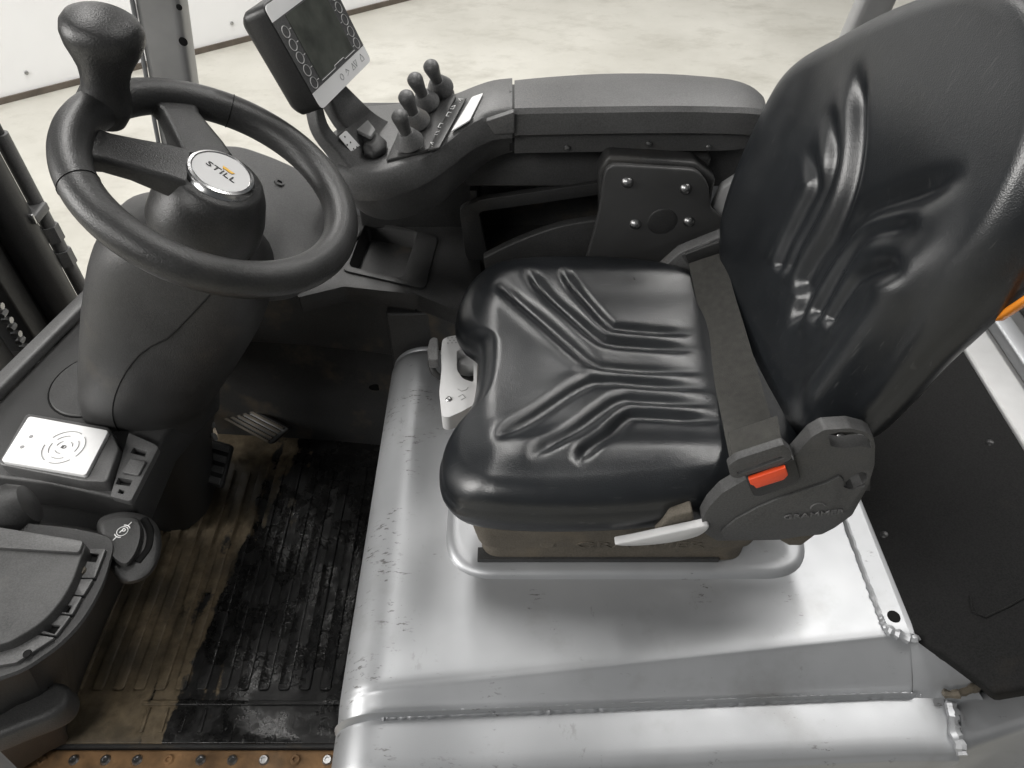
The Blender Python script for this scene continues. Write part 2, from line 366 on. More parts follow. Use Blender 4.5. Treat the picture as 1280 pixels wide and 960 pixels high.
weld('weld_seam', [(.513, .1, .001), (.512, -.1, .001), (.512, -.25, .001), (.513, -.318, .001)], .0035, rf, 60)
weld('weld_seam', [(.513, -.318, .001), (.535, -.331, .001), (.552, -.334, .0)], .006, rf, 12)
prism('corner_leg', [at(1196, 942, 'z', -.06), at(1188, 872, 'z', -.05), at(1228, 860, 'z', -.05), (.8, -.33, -.05), (.95, -.36, -.06), (.86, -.46, -.06), at(1290, 908, 'z', -.06)], (0, 0, -.5), K('silver'), rf, bevel=.016, seg=4)
lathe('hole_plug', [(0, .002), (.0085, .002), (.0095, 0), (0, 0)], at(1117, 771, 'z', -.001), (0, 0, 1), K('dark'), rf, n=16)
# dark cover behind the seat, sloping up to the counterweight
cv = empty('rear_cover', (.65, -.05, .05), R, 'black dusty cover sloping up behind the seat')
U0, U1 = np.array((.546, 0, -.006)), np.array((.768, 0, .10)); cn = unit(np.cross((0, 1., 0), U1-U0)); cn = cn if cn[2] > 0 else -cn
near = [atp(*p, U0, cn) for p in ((1111, 758), (1140, 797), (1179, 818), (1225, 852), (1242, 868), (1300, 858))]
prism('cover_panel', [U0+(0, .33, 0), np.array((.546, -.2, -.006))]+near+[U1+(0, -.45, 0), U1+(0, .33, 0)], -cn*.03, K('cover'), cv, bevel=.006)
tube('cover_crease', [atp(*p, U0, cn)+cn*.0005 for p in ((1212, 745), (1216, 765), (1232, 772), (1262, 758), (1290, 742))], .0018, K('cover'), cv, n=6)
for p in ((1237, 553), (1105, 668)): lathe('cover_screw', [(0, .002), (.005, .001), (.006, 0), (0, 0)], atp(*p, U0, cn), cn, K('jet'), cv, n=10)
cw_ = empty('counterweight', (.85, 0, -.3), R, 'grey counterweight edge behind the rear cover')
box('ballast', (.77, -.5, -.95), (1.1, .5, .1), K('pillar'), cw_, bevel=.006)
box('top_rail', (.83, -.5, .102), (.865, .5, .125), K('silver'), cw_, bevel=.004)
box('rear_block', (.9, -.45, .102), (1.1, .45, .2), K('steel_black'), cw_, bevel=.02)
prism('orange_glow_strip', ats([(1238, 396), (1262, 380), (1292, 360), (1292, 366), (1263, 387), (1240, 402)], 'x', .5), (.012, 0, 0), K('lens'), cw_, bevel=.002)  # orange glow along the backrest edge, made as an added solid strip
# ------------------------------------------------------------------ chassis, cab floor, step
ch = empty('chassis', (-.3, 0, -.8), R, 'dark chassis and cab floor plate')
box('floor_plate', (-1.0, -.333, -.45), (-.22, .62, -.431), K('plastic_dirty'), ch)
box('sill_block', (-1.0, -.36, -.95), (.9, .45, -.64), K('steel_black'), ch, bevel=.01)
stp = empty('step', (-.5, -.45, -.5), R, 'rusty orange perforated step at the edge of the cab floor')
prism('tread_plate', [(-.86, -.334, -.436), (-.243, -.334, -.436), (-.243, -.62, -.44), (-.86, -.62, -.44)], (0, 0, -.18), K('rust'), stp, bevel=.006)
for i in range(11):
    for j in range(3):
        p = np.array((-.83+i*.056+(j % 2)*.028, -.352-j*.045, -.436)); lathe('grip_stud', [(0, .0015), (.004, .0015), (.0045, .004), (.007, .004), (.0095, 0), (0, 0)], p, (0, 0, 1), K('bolt') if (i*3+j) % 4 else K('rust'), stp, n=10)
# ------------------------------------------------------------------ floor mat (loose rubber mat)
ZM = -.424
mt = plate('floor_mat', fillet([(-.93, -.328, ZM), (-.24, -.328, ZM), (-.24, .6, ZM), (-.93, .6, ZM)], .02), [], (0, 0, -.006), K('mud'), None, bevel=.002)
mt['label'] = 'ribbed black rubber floor mat caked with brown mud'; mt['category'] = 'floor mat'
for i in range(14):
    x = -.81+i*.0385; y1 = .3+.03*math.sin(i)
    prism('rib', fillet([(x-.0105, -.235, ZM), (x+.0105, -.235, ZM), (x+.0105, y1, ZM), (x-.0105, y1, ZM)], .006), (0, 0, .0055), K('mud'), mt, bevel=.0015)
prism('rib', fillet([(-.68, -.262, ZM), (-.24, -.262, ZM), (-.24, -.254, ZM), (-.68, -.254, ZM)], .003), (0, 0, .004), K('mud'), mt, bevel=.001)
for i in range(4):
    x = -.665+i*.035; prism('rib', [(x-.003, -.31, ZM), (x+.003, -.31, ZM), (x+.003, -.268, ZM), (x-.003, -.268, ZM)], (0, 0, .004), K('mud'), mt, bevel=.001)
# ------------------------------------------------------------------ pedals
def pedal(label, quad, z, lift, n, mt_):
    q = [at(px, py, 'z', z+l) for (px, py), l in zip(quad, lift)]
    c = sum(q)/4; nrm = unit(np.cross(q[1]-q[0], q[3]-q[0])); nrm = nrm if nrm[2] > 0 else -nrm
    e = empty('pedal', c, R, label)
    prism('pad', fillet(q, .008), -nrm*.014, K('steel_black'), e, bevel=.003)
    mp = mapper(0, 0, 0, 0, q)
    for i in range(n):
        t = (i+.5)/n; h = .3/n
        prism('tread_rib', [mp(.06, t-h), mp(.94, t-h), mp(.94, t+h), mp(.06, t+h)], nrm*.004, mt_, e, bevel=.001)
    tube('pedal_arm', [c-nrm*.012, c-nrm*.03+(-.05, .06, -.0), c+(-.14, .12, .02)], .009, K('steel_black'), e)
pedal('long brown ribbed accelerator pedal on the cab floor', [(290, 499), (362, 536), (338, 556), (272, 520)], -.36, (.03, .02, -.02, -.01), 5, K('dust'))
pedal('short dark ribbed brake pedal beside the steering column', [(262, 548), (290, 556), (276, 610), (243, 600)], -.33, (.02, .02, -.02, -.02), 4, K('plastic_mid'))
# ------------------------------------------------------------------ dash ledge
dash = empty('dashboard', (-.8, .1, -.2), R, 'black dash ledge with round recess between column and mast')
lp = [at(*p, 'z', 0) for p in ((-40, 545), (5, 494), (172, 326), (262, 322), (262, 480), (205, 545), (166, 632), (139, 622), (60, 604), (-40, 592))]
prism('ledge', lp, (0, 0, -.07), K('plastic'), dash, bevel=.006)
e0, e1_ = at(-40, 541, 'z', 0), at(172, 326, 'z', 0); ed = unit(e1_-e0); en = np.array((ed[1], -ed[0], 0))
prism('ledge_lip', [e0-en*.028, e1_-en*.028, e1_+en*.004, e0+en*.004], (0, 0, .022), K('plastic_grey'), dash, bevel=.005)
rc = at(112, 482, 'z', 0)
tube('round_seam', circ(rc+(0.012, 0.005, .0), (1, 0, 0), (0, 1, 0), .082, 40)+[circ(rc+(0.012, 0.005, .0), (1, 0, 0), (0, 1, 0), .082, 40)[0]], .0016, K('dark'), dash, n=6)
lathe('round_panel', [(0, .003), (.078, .003), (.08, .001), (.08, -.002), (0, -.002)], rc+(0.012, .005, 0), (0, 0, 1), K('plastic'), dash, n=40)
low = [at(*p, 'z', -.09) for p in ((-60, 600), (60, 612), (140, 634), (165, 645), (150, 700), (-60, 735))]
prism('lower_shelf', low, (0, 0, -.05), K('plastic_dirty'), dash, bevel=.01)
# identification reader
idr = empty('id_reader', at(70, 560, 'z', 0), R, 'white topped identification card reader with printed circles')
z = .034; q = ats([(36, 520), (136, 538), (107, 594), (1, 576)], 'z', z)
prism('reader_case', fillet(ats([(33, 516), (137, 534), (149, 560), (134, 602), (104, 601), (-3, 580)], 'z', .026), .008), (0, 0, -.027), K('plastic_grey'), idr, bevel=.004)
prism('reader_face', fillet(q, .006), (0, 0, -.008), K('white'), idr, bevel=.0008)
mp = mapper(0, 0, 0, 0, q); ex = unit(q[1]-q[0]); ey = unit(np.cross((0, 0, 1), ex)); ctr = mp(.60, .52)+(0, 0, .0006)
for r, arcs in ((.033, ((-.4, .9), (1.2, 2.7), (3.2, 4.3), (4.6, 5.6))), (.023, ((-.2, .8), (1.7, 2.6), (3.0, 3.9), (4.4, 5.3))), (.013, ((.3, 1.2), (2.2, 3.1), (3.9, 4.9)))):
    for a0, a1 in arcs: tube('printed_arc', circ(ctr, ex, ey, r, 10, a0, a1), .0006, K('printg'), idr, n=5)
text('printed_letters', 'ID', ctr, ex, ey, .009, K('print'), idr)
for s, t in ((.17, .42), (.14, .66)): lathe('indicator', [(0, .0008), (.0032, .0008), (.0034, 0), (0, 0)], mp(s, t), (0, 0, 1), K('printg'), idr, n=14)
# switch strip right of the reader
sw = empty('switch_frame', at(165, 590, 'z', .01), R, 'dusty switch frame with two empty sockets beside the card reader')
plate('frame_plate', fillet(ats([(161, 541), (193, 555), (198, 559), (164, 625), (160, 626), (138, 620)], 'z', .012), .004),
      [ats([(167, 559), (184, 564), (181, 571), (163, 566)], 'z', .012), ats([(148, 597), (166, 600), (162, 608), (144, 605)], 'z', .012), ats([(149, 611), (156, 613), (154, 618), (147, 616)], 'z', .012)], (0, 0, -.012), K('plastic_mid'), sw, bevel=.0015)
prism('frame_backing', ats([(163, 545), (192, 557), (163, 622), (141, 617)], 'z', -.004), (0, 0, -.006), K('dark'), sw)
for q4 in ([(163, 573), (182, 577), (173, 594), (152, 590)],): prism('switch_blank', fillet(ats(q4, 'z', .0165), .003), (0, 0, -.004), K('plastic_mid'), sw, bevel=.001)
# ------------------------------------------------------------------ near side console with lid and switches
sc_ = empty('side_console', (-.7, -.3, -.2), R, 'black side console with grey lid and switch sockets beside the entry')
def px3(L, z): return cat(ats(L, 'z', z), 4, True)
top = [(-150, 640), (40, 655), (108, 664), (139, 676), (136, 705), (122, 742), (96, 782), (56, 818), (0, 846), (-150, 880)]
mid = [(-150, 642), (40, 656), (110, 665), (141, 678), (138, 707), (124, 745), (98, 786), (58, 822), (0, 851), (-150, 886)]
bot = [(-300, 600), (0, 640), (168, 655), (172, 690), (158, 722), (134, 775), (106, 842), (84, 905), (60, 940), (-200, 1020)]
def ring_at(L, z): return [np.array(p) for p in px3(L, z)]
loft('console_body', [ring_at(top, .045), ring_at(mid, .041), ring_at(mid, -.02), ring_at(bot, -.40), ring_at(bot, -.44)], K('plastic'), sc_, smooth=30)
prism('lower_flare', cat(ats([(-60, 872), (10, 856), (60, 850), (84, 858), (76, 886), (30, 908), (-60, 935)], 'z', -.13), 5, True), (0, 0, -.05), K('plastic'), sc_, bevel=.016, seg=4)
lidp = cat(ats([(-120, 652), (0, 661), (60, 669), (104, 677), (100, 700), (86, 735), (60, 770), (25, 795), (-10, 808), (-120, 830)], 'z', .066), 5, True)
loft('console_lid', [lidp, [p-(0, 0, .003)+(0, 0, 0) for p in lidp], [np.array((p[0]+.002, p[1]-.002, .044)) for p in lidp]], K('plastic_lid'), sc_, smooth=30, bevel=.002)
prism('lid_rail', fillet(ats([(-120, 641), (0, 659), (104, 676), (99, 690), (0, 684), (-120, 680)], 'z', .072), .004), (0, 0, -.006), K('plastic_grey'), sc_, bevel=.002)
def socket(q, hole, name='switch_blank', up=.051, mt_='plastic_grey'):
    plate(name, fillet(ats(q, 'z', up), .002), [ats(hole, 'z', up)] if hole else [], (0, 0, -.006), K(mt_), sc_, bevel=.0008)
    if hole: prism('socket_floor', ats([(x+(x-sum(h[0] for h in hole)/4)*.3, y+(y-sum(h[1] for h in hole)/4)*.3) for x, y in hole], 'z', up-.0055), (0, 0, -.002), K('dark'), sc_)
socket([(106, 686), (132, 686), (118, 722), (92, 722)], [(107, 691), (124, 692), (120, 703), (102, 701)])
socket([(90, 724), (116, 724), (104, 744), (80, 742)], None)
socket([(78, 744), (102, 746), (90, 768), (66, 766)], [(80, 756), (90, 757), (86, 766), (76, 765)])
socket([(64, 768), (88, 770), (70, 794), (44, 790)], [(60, 780), (76, 782), (68, 793), (54, 788)])
socket([(42, 793), (68, 797), (20, 828), (-4, 832), (-6, 815)], None)
lathe('console_screw', [(0, .001), (.003, .001), (.0032, .003), (.0065, .003), (.0075, 0), (0, 0)], at(101, 714, 'z', .051), (0, 0, 1), K('dust'), sc_, n=14)
lathe('hole_plug', [(0, .0012), (.005, .001), (.0055, 0), (0, 0)], at(34, 817, 'z', .051), (0, 0, 1), K('dark'), sc_, n=14)
cup = cat(ats([(-40, 862), (10, 852), (60, 850), (86, 856), (74, 890), (30, 905), (-40, 925)], 'z', -.12), 4, True)
# black round grip beside the lid
lathe('grab_grip', [(0, .1), (.03, .095), (.042, .078), (.045, .03), (.044, -.1), (.044, -.3)], at(-42, 668, 'z', .03), (.55, .28, .12), K('plastic'), sc_, n=30)
# parking brake
pb = empty('parking_brake', at(160, 685, 'z', 0), R, 'black parking brake switch housing with white P symbol')
def pbr(L, z): return cat(ats(L, 'z', z), 5, True)
P0 = [(122, 652), (150, 640), (183, 645), (200, 664), (200, 695), (184, 722), (156, 730), (140, 715), (128, 690)]
c0 = (162, 686)
def scl(L, s): return [(c0[0]+(x-c0[0])*s, c0[1]+(y-c0[1])*s) for x, y in L]
loft('brake_housing', [pbr(scl(P0, .8), .03), pbr(scl(P0, .92), .026), pbr(P0, .008), pbr(P0, -.05), pbr(scl(P0, .85), -.10)], K('plastic'), pb, smooth=60)
kn = [(126, 655), (150, 645), (172, 648), (178, 664), (172, 690), (158, 708), (142, 700), (130, 680)]
loft('brake_knob', [pbr(kn, .028), pbr(kn, .037), pbr([(153+(x-153)*.88, 674+(y-674)*.88) for x, y in kn], .042)], K('plastic'), pb, smooth=50)
tube('finger_slot', cat(ats([(180, 650), (188, 666), (186, 686), (173, 704)], 'z', .0275), 6), .0062, K('dark'), pb, n=8)
po = at(153, 664, 'z', .0428); pex = unit(at(160, 650, 'z', .0428)-at(146, 678, 'z', .0428)); pey = np.cross((0, 0, 1), pex)
pex, pey = unit(at(161, 668, 'z', .0428)-at(146, 660, 'z', .0428)), None; pey = np.cross((0, 0, 1), pex)
text('printed_letter', 'P', po, pex, pey, .013, K('label'), pb)
tube('printed_ring', circ(po, pex, pey, .0078, 20)+[circ(po, pex, pey, .0078, 20)[0]], .0006, K('label'), pb, n=5)
for s in (-1, 1):
    for r in (.0105,): tube('printed_arc', circ(po, pey, pex, r, 8, (0 if s > 0 else math.pi)-.6, (0 if s > 0 else math.pi)+.6), .0008, K('label'), pb, n=5)
    tube('printed_tick', [po+pey*s*.0105, po+pey*s*.0175], .0008, K('label'), pb, n=5)
# ------------------------------------------------------------------ steering column
colm = empty('steering_column', (-.57, .1, -.42), R, 'black moulded steering column under the wheel')
def sel(cx, cy, z, hx, hy, tilt=0, n=40, p=2.9):
    out = []
    for t in np.linspace(0, 2*math.pi, n, endpoint=False):
        c, s = math.cos(t), math.sin(t)
        x = hx*math.copysign(abs(c)**(2/p), c); y = hy*math.copysign(abs(s)**(2/p), s)
        out.append(np.array((cx+x, cy+y, z+tilt*x)))
    return out
secs = [(-.40, .02, .425, .05, .05, -.55), (-.408, .03, .405, .07, .07, -.55), (-.445, .06, .355, .098, .105, -.5), (-.495, .1, .265, .116, .135, -.35), (-.55, .13, .17, .122, .145, -.2), (-.607, .145, .075, .122, .13, -.1), (-.648, .155, .0, .118, .117, 0), (-.665, .16, -.06, .108, .11, 0), (-.69, .17, -.16, .09, .1, 0), (-.73, .19, -.3, .08, .09, 0), (-.76, .2, -.425, .08, .09, 0)]
dense = cat([np.array(s) for s in secs], 4)
loft('column_body', [sel(*s) for s in dense], K('plastic'), colm, smooth=60)
# seam between the two column mouldings
def on_col(s, ang):
    cx, cy, z, hx, hy, tl = s; p = 2.9; c, t = math.cos(ang), math.sin(ang)
    x = hx*math.copysign(abs(c)**(2/p), c)*1.0; y = hy*math.copysign(abs(t)**(2/p), t)
    return np.array((cx+x, cy+y, z+tl*x))
tube('column_seam', [on_col(s, -1.25-.5*math.sin(i/26*3.1)) for i, s in enumerate(dense[6:31])], .0011, K('dark'), colm, n=6)
for p in ((265, 530), (268, 546)):
    lathe('column_clip', [(0, .004), (.008, .003), (.0105, 0), (0, -.02)], at(p[0], p[1], 'x', -.6), (1, -.5, .35), K('plastic_mid'), colm, n=16, sc=(.55, 1))
# top shroud beside the hub
WN = unit((.5, -.03, .866)); SO = np.array((-.43, 0, .352))
shp = [atp(*p, SO, WN) for p in ((238, 180), (300, 180), (345, 196), (404, 224), (420, 262), (418, 312), (385, 338), (300, 345), (225, 310))]
prism('column_shroud', fillet(shp, .02), -WN*.07, K('plastic_grey'), colm, bevel=.008, seg=3)
lathe('shroud_screw', [(0, .0005), (.004, .0005), (.0042, .003), (.0075, .003), (.0085, 0), (0, 0)], atp(349, 229, SO, WN), WN, K('steel_black'), colm, n=16)
# ------------------------------------------------------------------ steering wheel
CW = np.array((-.35, 0, .499)); WE = unit((.866, 0, -.5)); WY = unit(np.cross(WN, WE)); WE = np.cross(WY, WN)
def wp(r, a, d=0): return CW+r*(math.cos(a)*WE+math.sin(a)*WY)+d*WN
wheel = empty('steering_wheel', CW, R, 'black steering wheel with round badge and spinner knob')
rimR = []
NR = 120
for i in range(NR):
    a = 2*math.pi*i/NR; th = math.degrees(a) % 360
    fat = 1+.14*math.exp(-((th-165)/28)**2)
    rimR.append([wp(.1525+.0212*fat*math.cos(t), a, .0212*math.sin(t)) for t in np.linspace(0, 2*math.pi, 26, endpoint=False)])
loft('rim', rimR+[rimR[0]], K('soft'), wheel, caps=False, smooth=70)
for ang in (-140, 100):
    a = math.radians(ang); pth = [wp(.1525+.0215*math.cos(t), a, .0215*math.sin(t)) for t in np.linspace(0, 2*math.pi, 24, endpoint=False)]
    tube('rim_seam', pth+[pth[0]], .0006, K('dark'), wheel, n=5)
def spoke(a, wr, wh):
    rg = []
    for r, wd_, d, th in ((.036, wh, .004, .026), (.06, wh*.95, .006, .022), (.09, wh*.84, .006, .018), (.118, wr*.98, .004, .017), (.138, wr*1.15, .002, .018), (.152, wr*1.5, 0, .014)):
        c = wp(r, a, d-.006); tv = -math.sin(a)*WE+math.cos(a)*WY
        prof = fillet([(-wd_/2, -th*.6), (wd_/2, -th*.6), (wd_*.44, th*.62), (-wd_*.44, th*.62)], .007, 4)
        rg.append([c+x*tv+y*WN for x, y in prof])
    loft('spoke', [np.array(q) for q in rg], K('soft'), wheel, smooth=50)
spoke(math.radians(-167), .056, .070); spoke(math.radians(128), .054, .070)
lathe('hub', [(0, .010), (.047, .010), (.052, .006), (.060, -.012), (.067, -.04), (.069, -.065), (.062, -.088), (0, -.093)], CW, WN, K('soft'), wheel, n=48, smooth=40)
bdg = lathe('badge', [(0, .0165), (.033, .0165), (.0345, .0185), (.0375, .0175), (.039, .013), (.041, .0105), (0, .0105)], CW, WN, K('chrome'), wheel, n=56, smooth=30)
lathe('badge_face', [(0, .0178), (.0328, .0178), (.0328, .016), (0, .016)], CW, WN, mat('badge_silver', .45, .38, metal=.4, var=.03), wheel, n=48)
bx = unit(atp(301, 225, CW, WN)-atp(262, 198, CW, WN)); by = np.cross(WN, bx); bc = CW+.0182*WN
text('badge_letters', 'STILL', bc-by*.001, bx*1.5, by, .0115, K('print'), wheel, .0003)
prism('badge_mark', [bc+bx*-.005+by*.0105, bc+bx*.011+by*.0105, bc+bx*.009+by*.0065, bc+bx*-.003+by*.0065], WN*.0004, K('yellow'), wheel, smooth=0)
ka = math.radians(161); kb = wp(.1535, ka, .012)
lathe('spinner_knob', [(0, 0), (.029, -.012), (.0265, .0), (.0252, .010), (.0252, .022), (.0275, .035), (.0328, .048), (.039, .061), (.0422, .073), (.0415, .082), (.0368, .090), (.0335, .0922), (.0327, .0927), (.0255, .0965), (.0135, .099), (0, .0995)], kb, unit(WN+(-.17, 0, .06)), K('soft'), wheel, n=48, smooth=60)
lathe('knob_mount', [(0, -.03), (.026, -.03), (.03, -.012), (.027, .002), (0, .002)], kb, WN, K('plastic'), wheel, n=30)
# ------------------------------------------------------------------ far side console, tray, bin
fc = empty('far_console', (-.1, .4, -.3), R, 'black far side console with open tray and storage bin')
zt = .12
outer = ats([(372, 372), (430, 358), (521, 368), (574, 390), (602, 345), (592, 262), (545, 282), (440, 268), (372, 268)], 'z', zt)
tray = fillet(ats([(456, 279), (523, 291), (503, 350), (436, 335)], 'z', zt), .012)
plate('ledge', fillet(outer, .006), [tray], (0, 0, -.035), K('plastic'), fc, bevel=.004)
loft('tray_liner', [tray, [p-(0, 0, .034) for p in fillet(ats([(459, 282), (521, 294), (502, 347), (439, 333)], 'z', zt), .012)]], K('plastic'), fc, caps=False)
prism('tray_bottom', ats([(452, 274), (530, 288), (508, 356), (430, 338)], 'z', zt-.0335), (0, 0, -.004), K('plastic_grey'), fc)
fr = fillet(ats([(462, 273), (548, 296), (531, 361), (427, 337)], 'z', zt+.004), .014)
plate('tray_frame', fr, [[p+(0, 0, .004) for p in tray]], (0, 0, -.004), K('plastic'), fc, bevel=.0015)
# inner wall under the ledge
def wall_strip(name, L, z0, z1, th, mt_, **k):
    pts = [np.array((x, y, z1)) for x, y in L]; back = [np.array((x, y+th, z1)) for x, y in reversed(L)]
    return prism(name, pts+back, (0, 0, z0-z1), K(mt_), fc, **k)
wall_strip('wall_panel', [(-.66, .335), (-.45, .318), (-.30, .297), (-.175, .272), (-.095, .236)], -.06, .087, .25, 'plastic_dirty', bevel=.006)
wall_strip('kick_panel', [(-.72, .39), (-.45, .37), (-.24, .345), (-.2, .33)], -.43, -.064, .1, 'plastic_dirty')
wall_strip('hood_side_trim', [(-.235, .262), (-.1, .264), (.3, .266), (.5, .266)], -.3, .07, .09, 'plastic', bevel=.006)
tube('panel_seam', [np.array((-.178, .2705, .086)), np.array((-.18, .2705, .0)), np.array((-.183, .2705, -.058))], .0012, K('dark'), fc, n=5)
lathe('cable_hole', [(0, .001), (.016, .001), (.017, 0), (0, 0)], (-.30, .352, -.22), (0.1, -1, 0), K('dark'), fc, n=18, sc=(1, .6))
# bin
yb = .36
plate('bin_front', fillet(ats([(574, 262), (600, 250), (775, 225), (775, 345), (600, 345), (582, 320)], 'y', yb), .01),
      [fillet(ats([(598, 265), (760, 242), (760, 330), (611, 325)], 'y', yb), .01)], (0, .014, 0), K('plastic'), fc, bevel=.004)
bh = ats([(598, 265), (760, 242), (760, 330), (611, 325)], 'y', yb+.012)
prism('bin_back', ats([(585, 250), (790, 225), (790, 340), (585, 340)], 'y', yb+.125), (0, .01, 0), K('plastic_dirty'), fc)
box('bin_bottom', (-.08, yb+.015, .1), (.3, yb+.13, .115), K('plastic_dirty'), fc)
box('bin_side', (-.075, yb+.015, .1), (-.063, yb+.13, .26), K('plastic'), fc)
prism('upper_wall', [(-.30, .47, .115), (-.30, .47, .34), (-.30, .55, .34), (-.30, .55, .115)], (.24, 0, 0), K('plastic'), fc, bevel=.004)
prism('upper_wall', [(-.085, .366, .272), (-.085, .405, .36), (-.085, .55, .36), (-.085, .55, .272)], (.5, 0, 0), K('plastic'), fc, bevel=.005)
prism('side_skin', [(-.66, .56, -.9), (.8, .56, -.9), (.8, .56, .30), (-.30, .56, .30), (-.44, .56, .14), (-.66, .56, -.0)], (0, .02, 0), K('silver'), fc, bevel=.004)
# curved shell below the bracket
cs = cat([at(*p, 'y', .285) for p in ((604, 323), (640, 305), (690, 286), (735, 277), (790, 272))], 8)
sh = cs+[at(800, 360, 'y', .285), at(610, 360, 'y', .285)]
prism('curved_shell', sh, (0, .018, 0), K('plastic'), fc, bevel=.003)
# ------------------------------------------------------------------ armrest
ar = empty('armrest', (.15, .37, .2), R, 'charcoal armrest pad with panel gap and control pod at its front')
# pad: rounded section swept along X
def arm_sec(x, y0, y1, z, h, r):
    ctrl = [(y0+.022, z-h*.93), (y0+.015, z-.047), (y0+.005, z-.043), (y0, z-.039), (y0+.001, z-.02), (y0+.003, z-.006), (y0+.010, z+.0005), (y0+.03, z+.003), ((y0+y1)/2, z+.006), (y1-.03, z+.002), (y1-.012, z-.006), (y1-.003, z-.02), (y1, z-h)]
    return [np.array((x, *p)) for p in ctrl]
st = cat([np.array(q_) for q_ in [(.004, .303, .438, .441, .088), (.06, .302, .446, .443, .088), (.15, .303, .456, .444, .088), (.25, .307, .458, .443, .088), (.34, .312, .452, .439, .086), (.38, .318, .443, .434, .08), (.402, .328, .43, .426, .07), (.41, .345, .415, .415, .055)]], 3)
loft('pad', [arm_sec(x, a, b, z_, h, 0) for x, a, b, z_, h in st], K('plastic_grey'), ar, smooth=32)
loft('joint_strip', [arm_sec(x, .306, .433, .4365, .08, 0) for x in (-.004, .012)], K('jet'), ar)
prism('pad_underside', [(.02, .345, .366), (.37, .352, .366), (.37, .42, .366), (.02, .42, .366)], (0, 0, -.012), K('plastic'), ar, bevel=.006)
for p in ((709, 185), (811, 180), (886, 184)): lathe('arm_screw', [(0, .003), (.004, .002), (.005, 0), (0, 0)], at(*p, 'y', .3195), (0, -1, 0), K('bolt'), ar, n=12)
prism('support_arm', [(.16, .33, .35), (.33, .33, .35), (.31, .33, .1), (.2, .33, .1)], (0, .05, 0), K('steel_black'), ar, bevel=.008)
# control pod: stations in X, each a section across Y; falls towards the front
pod = [  # x, y_near, y_far, z_top, z_bottom
    (.0005, .303, .437, .441, .362), (-.03, .301, .436, .438, .352), (-.06, .290, .435, .429, .335), (-.09, .268, .437, .416, .318), (-.12, .243, .445, .405, .30), (-.16, .219, .452, .396, .295), (-.20, .205, .452, .390, .295), (-.235, .205, .445, .390, .305), (-.262, .215, .425, .395, .325)]
def pod_sec(x, y0, y1, zt_, zb):
    c = [(y0+.04, zb-.01), (y0+.022, zb+.015), (y0+.013, zt_-.05), (y0+.012, zt_-.046), (y0+.001, zt_-.044), (y0, zt_-.038), (y0+.003, zt_-.02), (y0+.009, zt_-.005), (y0+.018, zt_), ((y0+y1)/2, zt_+.0015), (y1-.016, zt_), (y1-.004, zt_-.01), (y1, zt_-.03), (y1-.02, zb-.01)]
    return [np.array((x, *p)) for p in c]
podd = cat([np.array(s) for s in pod], 3)
loft('control_pod', [pod_sec(*s) for s in podd], K('plastic_grey'), ar, smooth=42)
def podz(x): 
    X = np.array([s[0] for s in podd])[::-1]; Z = np.array([s[3] for s in podd])[::-1]; return float(np.interp(x, X, Z))+.0018
def onpod(px, py, dz=0):
    z = .41
    for _ in range(6): p = at(px, py, 'z', z); z = podz(p[0])+dz
    return at(px, py, 'z', z)
prism('pod_corner_trim', fillet([at(x, y, 'y', .296) for x, y in ((607, 152), (643, 140), (643, 167), (618, 168))], .003), (0, .012, 0), K('plastic_mid'), ar, bevel=.002)
# lever plate with icons and label
pq = [onpod(*p, .002) for p in ((478, 196), (534, 180), (566, 124), (548, 108), (516, 128))]
prism('lever_plate', fillet([onpod(*p, .003) for p in ((482, 200), (536, 186), (570, 120), (553, 108), (520, 120), (505, 150))], .004), (0, 0, -.006), K('plastic'), ar, bevel=.0015)
prism('icon_strip', [onpod(*p, .0035) for p in ((535, 187), (549, 184), (583, 122), (567, 128))], (0, 0, -.003), K('steel_black'), ar, bevel=.0006)
prism('white_label', fillet([onpod(*p, .003) for p in ((564, 164), (587, 150), (604, 116), (590, 121))], .003), (0, 0, -.002), K('label'), ar, smooth=0)
def icon(px, py, kind):
    o = onpod(px, py, .0038); ex = unit(onpod(px+6, py-11, .0038)-o); ey = np.cross((0, 0, 1), ex)
    def bar(a, b, r=.0007): tube('printed_icon', [o+ex*a[0]+ey*a[1], o+ex*b[0]+ey*b[1]], r, K('label'), ar, n=4)
    s = .0055
    if kind == 0: bar((-s, -s), (s, -s)); bar((-s, 0), (-s, -s)); bar((0, 0), (s, s)); bar((s, s), (s, -s))
    elif kind == 1: bar((-s, -s), (s, -s)); bar((s, -s), (s, s)); bar((s, s), (-s, s)); bar((-s, s), (-s, -s))
    else: bar((-s, -s), (-s, s)); bar((-s, 0), (s, 0)); bar((s, 0), (0, s))
for p, k_ in (((541, 181), 0), ((549, 166), 2), ((553, 157), 1), ((563, 143), 1), ((568, 134), 2), ((576, 126), 0)): icon(*p, k_)
# orientation label and direction switch
ds = empty('direction_switch', onpod(465, 180), R, 'black rocker switch with grey paddle at the front of the armrest pod')
b_ = [onpod(*p) for p in ((455, 190), (470, 170), (484, 182), (483, 192), (468, 200), (456, 197))]
loft('rocker', [b_, [p+(0, 0, .009) for p in b_], [np.array(sum(b_)/6)+(p-sum(b_)/6)*.6+(-.003, 0, .017) for p in b_]], K('plastic'), ds, bevel=.003, smooth=30)
pd = [onpod(*p, .02) for p in ((447, 149), (455, 147), (470, 166), (464, 175), (445, 166), (449, 160))]
prism('paddle', fillet(pd, .003), (0, 0, .006), mat('pale_grey_plastic', .22, .45, var=.1), ds, bevel=.002)
prism('paddle_slot', [onpod(*p, .002) for p in ((443, 157), (450, 152), (456, 160), (447, 166))], (0, 0, .002), K('dark'), ds)
